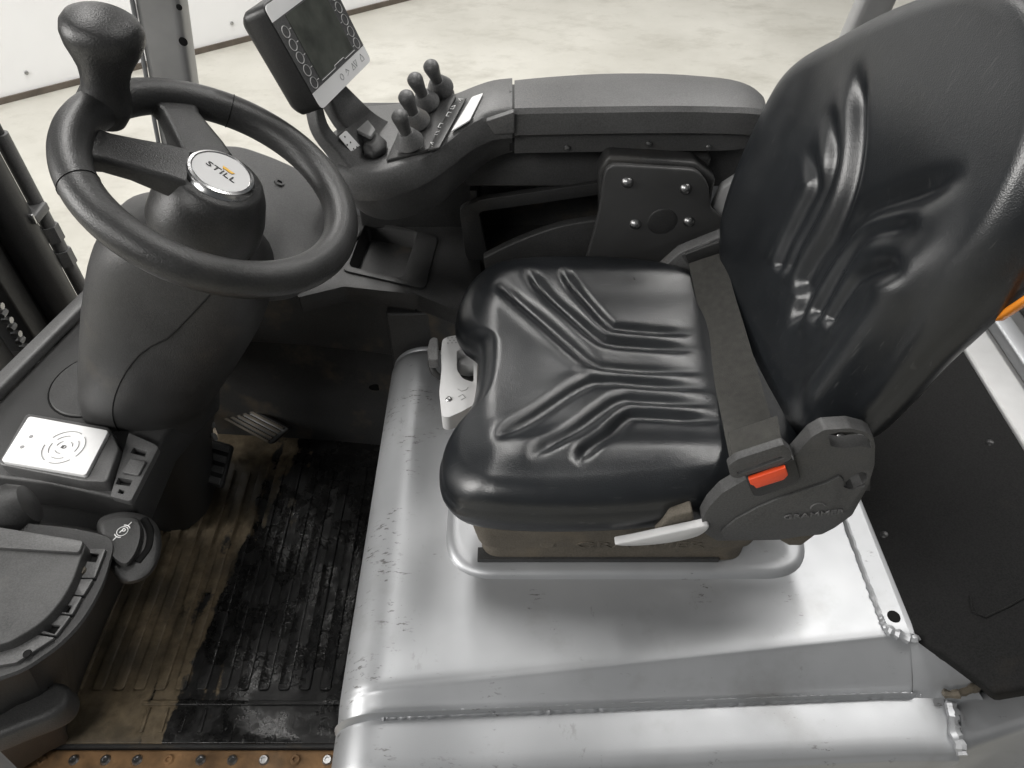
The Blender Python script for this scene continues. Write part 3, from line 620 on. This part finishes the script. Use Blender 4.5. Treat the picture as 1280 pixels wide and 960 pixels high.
# four mini levers
def lever(px, py, tx, ty, label, s=1.0):
    b = onpod(px, py, .001); hgt = .062*s
    d = ray(tx, ty); # tip lies above the base by hgt
    tz = b[2]+hgt; tip = at(tx, ty, 'z', tz); ax = unit(tip-b); L = np.linalg.norm(tip-b); k = L/.072
    e = empty('control_lever', b, R, label)
    lathe('bellows', [(0, -.004), (.019, -.004), (.019, .001), (.0165, .003), (.018, .006), (.0155, .008), (.0165, .011), (.0145, .0125), (.0155, .016), (.0125, .019), (.0, .022)], b, unit((ax*.6+np.array((0, 0, .5)))), K('plastic'), e, n=24)
    lathe('skirt', [(0, .020*k), (.0195, .0165*k), (.0222, .0165*k), (.0222, .0185*k), (.0185, .026*k), (.0128, .0375*k), (.011, .0395*k), (0, .0395*k)], b, ax, K('plastic_mid'), e, n=24, smooth=24)
    lathe('knob', [(0, .037*k), (.0088, .0375*k), (.0092, .046*k), (.0116, .064*k), (.0126, .071*k), (.0122, .0755*k), (.0095, .0795*k), (.005, .081*k), (0, .0815*k)], b, ax, K('plastic_grey'), e, n=24, smooth=50)
lever(515, 186, 500, 146, 'mini control lever nearest the seat, first of the row of four')
lever(524, 160, 508, 122, 'mini control lever second from the seat in the row of four')
lever(537, 137, 519, 100, 'mini control lever third from the seat in the row of four')
lever(554, 118, 539, 84, 'mini control lever farthest from the seat, last of the row of four')
# ------------------------------------------------------------------ display and its stem
DA, DB = at(401, 139, 'z', .5), at(464, 76, 'z', .5); dw = DB-DA; W_ = np.linalg.norm(dw); dx = dw/W_
d0 = ray(330, 13); DT = CAM+np.dot(DA-CAM, dw)/np.dot(d0, dw)*d0; dy = unit(DT-DA); dn = np.cross(dx, dy)
H_ = .141
def dp(s, t, d=0): return DA+dx*s*W_+dy*t*H_+dn*d
disp = empty('display_unit', dp(.5, 0), R, 'terminal display with grey screen, round key outlines and white bezel bars')
rr_ = .012
f0 = fillet([dp(0, 0), dp(1, 0), dp(1, 1), dp(0, 1)], rr_, 5); cc = dp(.5, .5)
loft('display_case', [f0, [p-dn*.034 for p in f0], [cc+(p-cc)*.95-dn*.042 for p in f0], [cc+(p-cc)*.88-dn*.05 for p in f0]], K('jet'), disp, smooth=25, bevel=.0015)
prism('bezel_bar', fillet([dp(.01, .005, .0005), dp(.99, .005, .0005), dp(.99, .17, .0005), dp(.01, .17, .0005)], [.009, .009, 0, 0]), dn*.001, K('white'), disp, smooth=0)
prism('bezel_bar', fillet([dp(.01, .845, .0005), dp(.99, .845, .0005), dp(.99, .985, .0005), dp(.01, .985, .0005)], [0, 0, .009, .009]), dn*.001, K('white'), disp, smooth=0)
prism('key_panel', [dp(.01, .172, .0003), dp(.99, .172, .0003), dp(.99, .843, .0003), dp(.01, .843, .0003)], dn*.0009, K('plastic_grey'), disp, smooth=0)
prism('screen', [dp(.19, .215, .0013), dp(.81, .215, .0013), dp(.81, .83, .0013), dp(.19, .83, .0013)], dn*.0006, K('screen'), disp, smooth=0)
for s in (.095, .905):
    for i in range(5):
        t = .235+i*.122; o = dp(s, t, .0015); c_ = circ(o, dx, dy, .0072, 20); tube('key_ring', c_+[c_[0]], .0006, K('ring'), disp, n=4)
        sx_ = 1 if s < .5 else -1; tube('key_tick', [o+dx*sx_*.0095, o+dx*sx_*.0135], .0006, K('ring'), disp, n=4)
tube('screen_mark', [dp(.2, .2, .002), dp(.44, .2, .002), dp(.45, .222, .002), dp(.62, .222, .002), dp(.63, .2, .002), dp(.82, .2, .002)], .0006, K('ring'), disp, n=4)
for s, kd in ((.47, 'o'), (.58, 'b'), (.69, 'u'), (.745, 'd'), (.87, 'h')):
    o = dp(s, .095, .0017); u = .0042
    pt = {'o': circ(o, dx, dy, u, 10)+[circ(o, dx, dy, u, 10)[0]], 'b': [o-dx*u-dy*u, o+dx*u-dy*u*.2, o-dx*u*.4+dy*u, o-dx*u], 'u': [o-dx*u-dy*u, o+dx*u-dy*u, o+dy*u, o-dx*u-dy*u], 'd': [o-dx*u+dy*u, o+dx*u+dy*u, o-dy*u, o-dx*u+dy*u], 'h': [o-dx*u-dy*u, o+dx*u-dy*u, o+dx*u, o+dy*u*1.3, o-dx*u, o-dx*u-dy*u]}[kd]
    tube('key_symbol', pt, .0005, K('printg'), disp, n=4)
# stem: curved arm from the pod up behind the display
stem = empty('display_stem', (-.27, .3, .39), R, 'charcoal stem carrying the display, with an opening')
zb_ = [(-.215, .382), (-.245, .388), (-.268, .405), (-.285, .44), (-.30, .49)]
sN = [at(441, 213, 'z', .388), at(424, 191, 'z', .412), at(399, 160, 'z', .45), dp(.36, .12, -.03)]
sF = [at(488, 152, 'z', .388), at(472, 143, 'z', .412), at(455, 128, 'z', .45), dp(.8, .1, -.048)]
SA_, SB_ = cat(sN, 6), cat(sF, 6); SNR = []
for a, b in zip(SA_, SB_):
    nn = unit(np.cross(unit(b-a), unit(np.array(sN[3])-sN[0]))); SNR.append(nn if nn[0] > 0 else -nn)
def stem_part(name, i0, i1, s0, s1, th=.026):
    r = []
    for a, b, nn in list(zip(SA_, SB_, SNR))[i0:i1]:
        p, q = a+(b-a)*s0, a+(b-a)*s1
        r.append([np.array(x) for x in fillet([p, q, q-nn*th, p-nn*th], .005, 3)])
    loft(name, r, K('plastic_grey'), stem, smooth=40)
stem_part('stem_foot', 0, 10, 0, 1); stem_part('stem_arm', 9, 19, 0, .2, .0255); stem_part('stem_arm', 9, 19, .42, 1, .0255)
def onstem(px, py, d=.001):
    o, nn = SA_[6], unit(SNR[6]); return atp(px, py, o+nn*d, nn)
nS = unit(SNR[6])
prism('stem_recess', fillet([onstem(*p) for p in ((430, 150), (452, 132), (458, 138), (436, 157))], .003), nS*.001, K('dark'), stem)
prism('small_label', fillet([onstem(*p, .0015) for p in ((423, 171), (432, 163), (453, 186), (443, 195))], .003), nS*.001, K('label'), stem, smooth=0)
for px, py in ((431, 171), (438, 178), (434, 181), (442, 186), (446, 184)):
    lathe('printed_dot', [(0, .0005), (.0014, .0005), (.0014, 0), (0, 0)], onstem(px, py, .0026), nS, K('print'), stem, n=8)
# ------------------------------------------------------------------ armrest mounting bracket
br = empty('mounting_bracket', (.23, .27, .2), R, 'dark grey bracket plate with four dome bolts beside the seat')
bp_ = fillet(ats([(757, 206), (872, 213), (886, 232), (888, 262), (908, 276), (908, 286), (850, 306), (815, 345), (728, 340), (748, 270)], 'y', .27), [.02, .014, .01, .012, .004, .004, .01, .01, .01, .03])
prism('bracket_plate', bp_, (0, .012, 0), mat('bracket_grey', .06, .42, var=.12), br, bevel=.003)
prism('bracket_backing', ats([(760, 196), (870, 204), (895, 225), (880, 300), (750, 300), (748, 215)], 'y', .292), (0, .04, 0), K('steel_black'), br, bevel=.006)
for p in ((784, 228), (857, 236), (794, 280), (861, 277)): lathe('dome_bolt', [(0, .0075), (.004, .0068), (.0075, .0045), (.0095, .001), (.0098, 0), (0, 0)], at(*p, 'y', .27), (0, -1, .0), K('bolt'), br, n=20, smooth=60)
lathe('round_cap', [(0, .0015), (.022, .0015), (.0245, .0005), (.025, 0), (0, 0)], at(828, 277, 'y', .27), (0, -1, 0), K('steel_black'), br, n=32)
prism('seat_side_plate', ats([(890, 262), (903, 235), (935, 215), (935, 300), (900, 280)], 'y', .31), (0, .02, 0), K('handle'), br, bevel=.004)
# ------------------------------------------------------------------ seat
seat = empty('driver_seat', (.2, 0, .012), R, 'black vinyl driver seat with chevron grooves and grey side cover')
def dist_poly(X, Y, P):
    best = np.full(X.shape, 1e9); sg = np.zeros(X.shape); par = np.zeros(X.shape)
    L = [0.]
    for a, b in zip(P[:-1], P[1:]): L.append(L[-1]+math.hypot(b[0]-a[0], b[1]-a[1]))
    for i, (a, b) in enumerate(zip(P[:-1], P[1:])):
        dx_, dy_ = b[0]-a[0], b[1]-a[1]; l2 = dx_*dx_+dy_*dy_
        t = np.clip(((X-a[0])*dx_+(Y-a[1])*dy_)/l2, 0, 1)
        qx, qy = X-(a[0]+t*dx_), Y-(a[1]+t*dy_); d = np.hypot(qx, qy)
        s = np.sign(dx_*qy-dy_*qx); m = d < best
        best = np.where(m, d, best); sg = np.where(m, s, sg); par = np.where(m, L[i]+t*math.sqrt(l2), par)
    return best, sg, par/L[-1], L[-1]
def groove(X, Y, P, wd, dep, side=1, ridge=.5, fade=(.08, .02)):
    P = [(p[0], p[1]) for p in cat([np.array(p) for p in P], 6)]
    d, s, t, L = dist_poly(X, Y, P)
    env = sm(t, -.001, fade[0])*(1-sm(t, 1-fade[1], 1.001))*1.0
    sd = d*s*side
    return env*(-dep*np.exp(-(d/wd)**2)+ridge*dep*np.exp(-((sd-2.2*wd)/(1.2*wd))**2))
def pillow(name, outline, cen, top, re, side, mt_, parent, tf, N=800, Mr=210, bulge=.005, flip=1):
    O = np.array(cat([np.array(p) for p in outline], 30, True)); 
    seg = np.hypot(*np.diff(np.vstack([O, O[:1]]), axis=0).T); cum = np.r_[0, np.cumsum(seg)]; tt = np.linspace(0, cum[-1], N, endpoint=False)
    Oc = np.vstack([O, O[:1]]); O = np.stack([np.interp(tt, cum, Oc[:, 0]), np.interp(tt, cum, Oc[:, 1])], 1)
    c = np.array(cen); rad = np.linalg.norm(O-c, axis=1); rings = []
    ks = np.r_[np.linspace(.01, .86, Mr-36, endpoint=False), np.linspace(.86, 1, 36)]
    for k in ks:
        P = c+k*(O-c); e = (1-k)*rad
        q = np.clip(re-e, 0, re); drop = re-np.sqrt(np.maximum(re*re-q*q, 0))
        wv = top(P[:, 0], P[:, 1], e)-drop*.98; rings.append((P, wv))
    P1, w1 = rings[-1]; dirv = (O-c)/rad[:, None]
    for f in np.linspace(0, 1, 16)[1:]:
        off = bulge*math.sin(math.pi*min(f*1.15, 1)) - .02*max(0, f-.82)/.18
        rings.append((P1+dirv*off, w1+(side-w1)*f))
    rings.append((c+(P1-c)*.85, np.full(N, side-.002)))
    V = np.vstack([tf(P[:, :1], P[:, 1:], wv[:, None]) for P, wv in rings]); nR = len(rings)
    i, j = np.meshgrid(np.arange(nR-1), np.arange(N), indexing='ij'); j2 = (j+1) % N
    Q = np.stack([i*N+j, i*N+j2, (i+1)*N+j2, (i+1)*N+j], -1).reshape(-1, 4)[:, ::flip]
    F = [list(range(N))[::-flip], list(range((nR-1)*N, nR*N))[::flip]]
    cc_ = (V.min(0)+V.max(0))/2; me = bpy.data.meshes.new(name); me.from_pydata((V-cc_).tolist(), [], Q.tolist()+F); me.update()
    me.shade_smooth(); me.materials.append(K(mt_)); return _link(bpy.data.objects.new(name, me), parent, cc_)
ZC = .216
def cq(L): return [tuple(at(520+x/2.667, 290+y/2.667, 'z', ZC)[:2]) for x, y in L]
CG = [(cq([(265, 165), (400, 268), (500, 350), (590, 415), (680, 432), (1000, 444)]), .0062, .0058, -1), (cq([(365, 130), (480, 235), (600, 330), (660, 350), (760, 356), (980, 372)]), .006, .006, -1), (cq([(478, 128), (560, 210), (640, 288), (700, 303), (960, 320)]), .0055, .0055, -1),
      (cq([(248, 712), (400, 610), (560, 500), (640, 480), (760, 486), (1020, 505)]), .0062, .0058, 1), (cq([(368, 770), (520, 668), (620, 592), (690, 548), (770, 548), (1025, 565)]), .006, .006, 1), (cq([(520, 782), (590, 720), (650, 670), (705, 612), (770, 600), (1040, 620)]), .006, .0075, 1)]
def cush_top(X, Y, e):
    z_ = ZC-.004+.0*X
    z_ = z_+.013*np.exp(-((np.abs(Y-.008)-.19)/.034)**2)*sm(X, -.06, .02)*(1-.4*sm(X, .2, .34))       # side bolsters
    z_ = z_-.010*np.exp(-(Y/.09)**2)*sm(X, .0, .2)                                               # sitting hollow
    z_ = z_+.006*np.exp(-((X+.03)/.05)**2)*np.exp(-((np.abs(Y)-.15)/.06)**2)
    z_ = z_-.02*sm(-X, .02, .10)+.0
    for P, wd_, dp_, sd in CG: z_ = z_+groove(X, Y, P, wd_*1.55, dp_*1.2, sd, .3, (.12, .25))
    return z_
COUT = [(-.089, .122), (-.087, .175), (-.062, .226), (0, .257), (.081, .268), (.18, .264), (.26, .242), (.315, .2), (.36, .17), (.40, .12), (.41, 0), (.40, -.12), (.37, -.185), (.29, -.225), (.16, -.246), (.03, -.250), (-.05, -.240), (-.086, -.208), (-.096, -.16), (-.088, -.122), (-.066, -.088), (-.053, -.045), (-.048, .02), (-.052, .058), (-.076, .088)]
pillow('cushion', COUT, (.15, 0), cush_top, .034, .128, 'vinyl', seat, lambda x, y, z_: np.hstack([x, y, z_]), flip=-1)
# backrest
BT, BY = math.radians(12), math.radians(7); BL = np.array((-math.sin(BY), math.cos(BY), 0)); BF = np.array((math.cos(BY), math.sin(BY), 0))
BU = math.sin(BT)*BF+np.array((0, 0, math.cos(BT))); BN = -math.cos(BT)*BF+np.array((0, 0, math.sin(BT))); BO = np.array((.352, .03, .20))
def bq(L): 
    out = []
    for p in L:
        q = atp(*p, BO, BN)-BO; out.append((float(q@BL), float(q@BU)))
    return out
def c4(L): return bq([(860+x/3.048, y/3.048) for x, y in L])
def c3(L): return bq([(960+x/3.694, 300+y/3.694) for x, y in L])
BG = [(c4([(662, 205), (655, 380), (640, 560), (600, 730), (530, 880), (450, 1010), (390, 1130)]), .0135, .0125, 1, .2), (c4([(535, 385), (552, 480), (545, 620), (490, 760), (410, 920), (350, 1060)]), .0115, .0105, 1, .3), (c4([(440, 545), (470, 620), (475, 700), (430, 800), (370, 920), (320, 1040)]), .0105, .0095, 1, .35),
      (c4([(1115, 655), (980, 700), (840, 745), (690, 790), (610, 850), (520, 970), (430, 1130), (380, 1260)]), .0135, .0135, -1, .2), (c4([(940, 850), (800, 868), (690, 890), (620, 950), (540, 1080), (460, 1230)]), .0115, .011, -1, .25), (c4([(900, 1030), (780, 1030), (660, 1055), (600, 1120), (520, 1250)]), .010, .010, -1, .25), (c4([(1000, 1060), (900, 1040), (720, 1035), (650, 1090), (560, 1210)]), .006, .000, -1, .12)]
def back_top(Y, V_, e):
    z_ = .024*np.exp(-((Y+.180)/.036)**2)*sm(V_, .0, .1)*(1-sm(V_, .24, .42))+.020*np.exp(-((Y-.200)/.042)**2)*sm(V_, .0, .1)*(1-sm(V_, .30, .45))
    z_ = z_-.010*np.exp(-((Y+.217)/.014)**2)*sm(V_, .0, .1)*(1-sm(V_, .2, .33))
    z_ = z_+.006*np.exp(-((V_-.42)/.08)**2)-.005*np.exp(-(Y/.1)**2)*(1-sm(V_, .2, .4))
    for P, wd_, dp_, sd, fa in BG: z_ = z_+groove(Y, V_, P, wd_, dp_, sd, .3, (fa, .08))
    return z_
BOUT = [(-.13, -.03), (-.19, .005), (-.222, .06), (-.233, .12), (-.237, .2), (-.246, .27), (-.25, .33), (-.243, .40), (-.212, .475), (-.14, .53), (-.06, .545), (.0, .526), (.068, .484), (.132, .436), (.2, .370), (.238, .315), (.255, .25), (.252, .19), (.232, .13), (.205, .07), (.18, .01), (.13, -.03), (0, -.045)]
pillow('backrest', BOUT, (0, .22), back_top, .036, -.075, 'vinyl', seat, lambda y, v, n_: BO+y*BL+v*BU+n_*BN, N=800, Mr=210, flip=-1)
bs_ = [np.array(p) for p in cat([np.array(p) for p in BOUT], 5, True)]; bcn = np.array((0, .22))
loft('back_shell', [[BO+q[0]*BL+q[1]*BU+n_*BN for q in [bcn+(p-bcn)*s_ for p in bs_]] for s_, n_ in ((.965, -.07), (.95, -.085), (.88, -.098), (.5, -.105))], K('plastic'), seat, smooth=50)
# seat frame and side cover
def base_ring(i, z_): return stadium(-.045+i, .34-i, -.218+i, .218-i, .03, z_, 6)
loft('suspension_base', [base_ring(.0, .0115), base_ring(0, .05), base_ring(-.006, .055), base_ring(-.012, .1), base_ring(-.01, .14)], K('dust'), seat, smooth=35)
prism('base_rail', [(-.05, -.222, .012), (.30, -.222, .012), (.30, -.222, .02), (-.05, -.222, .02)], (0, .02, 0), K('steel_black'), seat)
tb = at(806, 678, 'y', -.2255); text('moulded_letters', 'GRAMMER', at(800, 681, 'y', -.2252), (1.5, 0, 0), (0, -.13, 1), .026, K('dust'), seat, .0012)
lathe('moulded_logo', [(0, .0015), (.010, .0015), (.0115, 0), (0, 0)], (.05, -.2245, .068), (0, -1, .1), K('dust'), seat, n=20)
def c6(L): return [(860+x/4.923, 520+y/4.923) for x, y in L]
YS = -.262
cov = c6([(85, 640), (130, 560), (210, 475), (330, 405), (480, 330), (650, 255), (760, 130), (840, 85), (1000, 75), (1100, 100), (1140, 125), (1152, 180), (1148, 300), (1110, 430), (1010, 610), (900, 690), (820, 730), (700, 740), (560, 762), (180, 768), (100, 720)])
hol = c6([(968, 410), (1010, 370), (1060, 345), (1100, 350), (1105, 385), (1075, 420), (1020, 440), (975, 435)])
plate('side_cover', fillet(ats(cov, 'y', YS), .003), [ats(hol, 'y', YS), ats(c6([(862, 118), (930, 100), (1010, 98), (1085, 118), (1122, 150), (1128, 198), (1060, 186), (960, 200), (880, 186)]), 'y', YS)], (0, .018, 0), K('plastic_cover'), seat, bevel=.004, seg=3)
pro = c6([(205, 712), (300, 635), (430, 565), (560, 510), (700, 465), (850, 415), (940, 372), (960, 400), (960, 440), (1010, 455), (1075, 440), (1098, 425), (1000, 605), (890, 684), (810, 722), (690, 733), (560, 752), (230, 757)])
prism('cover_step', fillet(ats(pro, 'y', YS-.003), .003), (0, .003, 0), K('plastic_cover'), seat, bevel=.0022, seg=3)
prism('hinge_plate', ats(c6([(830, 80), (1000, 95), (1130, 140), (1120, 460), (960, 460), (830, 250)]), 'y', YS+.05), (0, .012, 0), K('steel_black'), seat)
for p in ((935, 128), (1050, 128)): lathe('hinge_rivet', [(0, .004), (.005, .003), (.006, 0), (0, 0)], at(*c6([p])[0], 'y', YS+.05), (0, -1, 0), K('bolt'), seat, n=12)
prism('hinge_block', ats(c6([(900, 150), (990, 150), (1000, 210), (890, 210)]), 'y', YS+.042), (0, .008, 0), K('rust'), seat, bevel=.002)
to = at(*c6([(775, 607)])[0], 'y', YS-.0045); tx_ = unit(at(*c6([(910, 592)])[0], 'y', YS)-at(*c6([(625, 622)])[0], 'y', YS)); ty_ = np.cross((0, -1, 0), tx_)
text('moulded_letters', 'GRAMMER', to, tx_*1.25, ty_, .0125, K('plastic_mid'), seat, .0008)
tube('moulded_logo', circ(at(*c6([(800, 560)])[0], 'y', YS-.003), tx_, ty_, .0085, 14, .2, 3.3), .0012, K('plastic_mid'), seat, n=5)
prism('pivot_tab', ats(c6([(560, 765), (660, 735), (760, 715), (800, 725), (740, 770), (700, 800), (620, 800)]), 'y', YS+.01), (0, .02, 0), K('dust'), seat, bevel=.003)
# release handle (pale) and its arm
hl = ats([(768, 681), (792, 676), (830, 668), (868, 660), (886, 657), (882, 665), (866, 673), (830, 680), (790, 683)], 'y', -.268)
prism('release_handle', cat(hl, 4, True), (0, .012, 0), K('handle'), seat, bevel=.0025, seg=2)
prism('handle_arm', ats([(818, 664), (838, 646), (866, 640), (868, 652), (832, 668)], 'y', -.255), (0, .02, 0), K('dust'), seat, bevel=.003)
# front weight adjuster grip
zg = .128
gout = [(553, 424), (562, 420), (580, 418), (590, 420), (600, 430), (602, 500), (578, 514), (560, 522), (552, 520), (549, 490), (552, 460), (551, 440)]
ghol = [(571, 438), (580, 435), (592, 436), (592, 478), (578, 473), (571, 462)]
plate('adjuster_grip', fillet(ats(gout, 'z', zg), .006), [fillet(ats(ghol, 'z', zg), .006)], (0, 0, -.03), K('handle'), seat, bevel=.004, seg=3)
lathe('grip_dial', [(0, .012), (.012, .011), (.016, .006), (.017, -.01), (0, -.01)], at(586, 456, 'z', zg-.03), (0, 0, 1), K('handle'), seat, n=28, sc=(1, 1.3))
prism('grip_back', ats([(560, 430), (605, 430), (605, 510), (560, 510)], 'z', zg-.045), (0, 0, -.05), K('plastic_mid'), seat, bevel=.005)
lathe('grip_screw', [(0, .0035), (.0035, .003), (.0055, 0), (0, 0)], at(561, 499, 'z', zg), (0, 0, 1), K('bolt'), seat, n=16, smooth=60)
for i in range(3):
    for j in range(5): lathe('grip_dimple', [(0, .0004), (.0008, .0004), (.001, 0), (0, 0)], at(560+j*5+(i % 2)*2.5, 422.5+i*3.2-j*.3, 'z', zg+.0002), (0, 0, 1), K('print'), seat, n=6)
for L_ in ([(572, 486), (577, 489), (583, 487), (585, 484)], [(573, 496), (578, 493), (582, 497), (576, 500)]): tube('printed_icon', ats(L_, 'z', zg+.0004), .0006, K('printg'), seat, n=4)
cx_ = fillet(ats([(537, 424), (541, 421), (547, 422), (548, 448), (545, 450), (535, 449), (534, 436)], 'z', .135), .003)
prism('cable_plug', cx_, (0, 0, -.02), K('plastic_mid'), seat, bevel=.003)
tube('cable', cat([at(540, 446, 'z', .12), at(539, 455, 'z', .11), at(543, 466, 'z', .1), at(552, 472, 'z', .09), at(565, 470, 'z', .08)], 5), .0055, K('plastic'), seat, n=10)
# ------------------------------------------------------------------ seat belt
belt = empty('seat_belt', (.3, 0, .24), R, 'grey webbing seat belt across the back of the cushion, red buckle button')
Ls = [(861, 330), (871, 378), (882, 425), (891, 470), (900, 512), (908, 552), (916, 590)]; Rs = [(904, 316), (916, 362), (930, 408), (944, 455), (957, 500), (968, 540), (978, 570)]
ys = np.linspace(.205, -.262, 7); ring_b = []
Lp = cat([at(*p, 'y', y) for p, y in zip(Ls, ys)], 5); Rp = cat([at(*p, 'y', y+.004) for p, y in zip(Rs, ys)], 5)
for a, b in zip(Lp, Rp):
    nz = np.array((0, -.3, 1.0)); nz = unit(nz)*.0014; m = (a+b)/2+nz*.8
    ring_b.append([a+nz, a*.7+b*.3+nz*1.6, m+nz, a*.3+b*.7+nz*1.6, b+nz, b-nz, a-nz])
loft('webbing', ring_b, K('web'), belt, smooth=50)
# stitched fold at the buckle
prism('stitched_end', [Lp[-1]+(0, .045, .018), Rp[-1]+(0, .045, .018), Rp[-1]+(0, -.002, .003), Lp[-1]+(0, -.002, .003)], (0, -.001, .0016), K('web'), belt)
ton = c6([(245, 310), (300, 268), (540, 190), (590, 175), (640, 225), (635, 268), (560, 305), (300, 385), (262, 372)])
tonh = c6([(300, 345), (570, 250), (590, 262), (310, 362)])
plate('tongue', fillet(ats(ton, 'y', -.274), .004), [ats(tonh, 'y', -.274)], (0, .01, 0), K('plastic_cover'), belt, bevel=.0025, seg=2)
prism('buckle', fillet(ats(c6([(358, 395), (620, 282), (655, 265), (695, 385), (650, 425), (440, 498), (400, 490)]), 'y', -.272), .004), (0, .022, 0), K('jet'), belt, bevel=.003)
prism('release_button', fillet(ats(c6([(374, 395), (602, 318), (618, 365), (590, 395), (420, 448), (405, 430), (385, 425)]), 'y', -.2765), .0015), (0, .006, 0), K('red'), belt, bevel=.0012)
prism('retractor', fillet(ats([(818, 344), (850, 316), (905, 294), (912, 300), (908, 340), (884, 356), (858, 352)], 'y', .225), .006), (0, .022, 0), K('plastic_mid'), belt, bevel=.004)
prism('retractor_panel', fillet(ats([(851, 319), (887, 303), (891, 310), (858, 329)], 'y', .2235), .002), (0, .002, 0), K('plastic_grey'), belt, bevel=.0008)
prism('belt_guide', fillet(ats([(856, 318), (900, 302), (906, 316), (862, 334)], 'y', .214), .003), (0, .006, 0), K('plastic'), belt, bevel=.002)
# ------------------------------------------------------------------ overhead guard
og = empty('overhead_guard', (0, 0, .2), R, 'grey overhead guard pillars with drilled holes')
def pillar(name, p0, p1, sx_, sy_, holes=()):
    p0, p1 = np.array(p0, float), np.array(p1, float); ax = unit(p1-p0); ex = unit(np.cross((0, 1., 0), ax)); ey = np.cross(ax, ex)
    sec = fillet([np.array((-sx_, -sy_, 0)), np.array((sx_, -sy_, 0)), np.array((sx_, sy_, 0)), np.array((-sx_, sy_, 0))], .014, 4)
    loft(name, [[p+q[0]*ex+q[1]*ey for q in sec] for p in (p0, p0*.5+p1*.5, p1)], K('pillar'), og, smooth=40)
    return ax, ex, ey
P0, P1 = (-.675, .52, -.05), (-.463, .52, 1.2)
pillar('pillar', P0, P1, .037, .025)
for p in ((224, 9), (229, 52)):
    lathe('pillar_hole', [(0, .0015), (.0068 if p[1] > 20 else .0045, .001), (.0075 if p[1] > 20 else .005, 0), (0, 0)], at(*p, 'y', .4945), (0, -1, 0), K('dark'), og, n=18)
tube('pillar_edge', [np.array(P0)+(-.038, -.0265, 0), np.array(P1)+(-.038, -.0265, 0)], .004, K('silver'), og, n=8)
pillar('pillar', (.555, .56, .0), (.70, .56, 1.2), .03, .02)
pillar('pillar', (-.62, -.56, -.4), (-.44, -.52, 1.2), .03, .025)
pillar('pillar', (.80, -.50, .0), (.50, -.52, 1.2), .035, .03)
box('roof_rail', (-.55, .5, 1.2), (.6, .57, 1.26), K('pillar'), og, bevel=.01); box('roof_rail', (-.55, -.57, 1.2), (.6, -.5, 1.26), K('pillar'), og, bevel=.01)
for i in range(8): box('roof_bar', (-.54+i*.155, -.5, 1.205), (-.50+i*.155, .5, 1.255), K('pillar'), og, bevel=.006)
# ------------------------------------------------------------------ mast
ms = empty('mast', (-1.15, .5, -1), R, 'black lifting mast with tubes, hose and chain beyond the dash')
def vert(name, px, py, y, r, mt_, z0=-.95, z1=1.3, **k):
    p = at(px, py, 'y', y); return tube(name, [(p[0], y, z0), (p[0], y, (z0+z1)/2), (p[0], y, z1)], r, K(mt_), ms, **k), p
vert('lift_cylinder', 58, 350, .60, .042, 'steel_black', n=24)
_, hp = vert('hose', 93, 345, .66, .011, 'plastic', n=12)
_, hp2 = vert('hose_pipe', 70, 300, .66, .016, 'plastic_mid', z0=-.3, z1=.22, n=14)
for px, py in ((64, 292), (78, 322)):
    q = at(px, py, 'y', .655); lathe('hose_fitting', [(0, -.02), (.021, -.02), (.021, .02), (0, .02)], (hp2[0], .66, q[2]), (0, 0, 1), K('plastic_mid'), ms, n=6, smooth=20)
q = at(42, 268, 'y', .62); box('clamp', (q[0]-.03, .6, q[2]-.012), (q[0]+.015, .66, q[2]+.008), K('plastic_mid'), ms, bevel=.003); box('clamp_bolt', (q[0]-.006, .595, q[2]-.01), (q[0]+.014, .602, q[2]+.014), K('chrome'), ms, bevel=.002)
p = at(30, 390, 'y', .55); box('mast_channel', (p[0]-.13, .50, -.95), (p[0]+.03, .62, 1.3), K('steel_black'), ms, bevel=.006)
p = at(5, 470, 'y', .3); box('mast_channel', (p[0]-.25, .22, -.95), (p[0]-.06, .42, 1.3), K('steel_black'), ms, bevel=.006)
p = at(20, 330, 'y', .74); box('mast_channel', (p[0]-.35, .70, -.95), (p[0]+.02, .8, 1.3), K('steel_black'), ms, bevel=.006)
cx0 = at(30, 432, 'y', .44)
for i in range(46):
    z_ = -.3+i*.02; lathe('chain_link', [(0, -.009), (.0075, -.009), (.0085, 0), (.0075, .009), (0, .009)], (cx0[0], .44, z_), (0, 1, 0) if i % 2 else (1, 0, 0), K('bolt'), ms, n=8)
box('cross_member', (-1.35, -.5, -.95), (-1.12, .7, -.25), K('steel_black'), ms, bevel=.01)
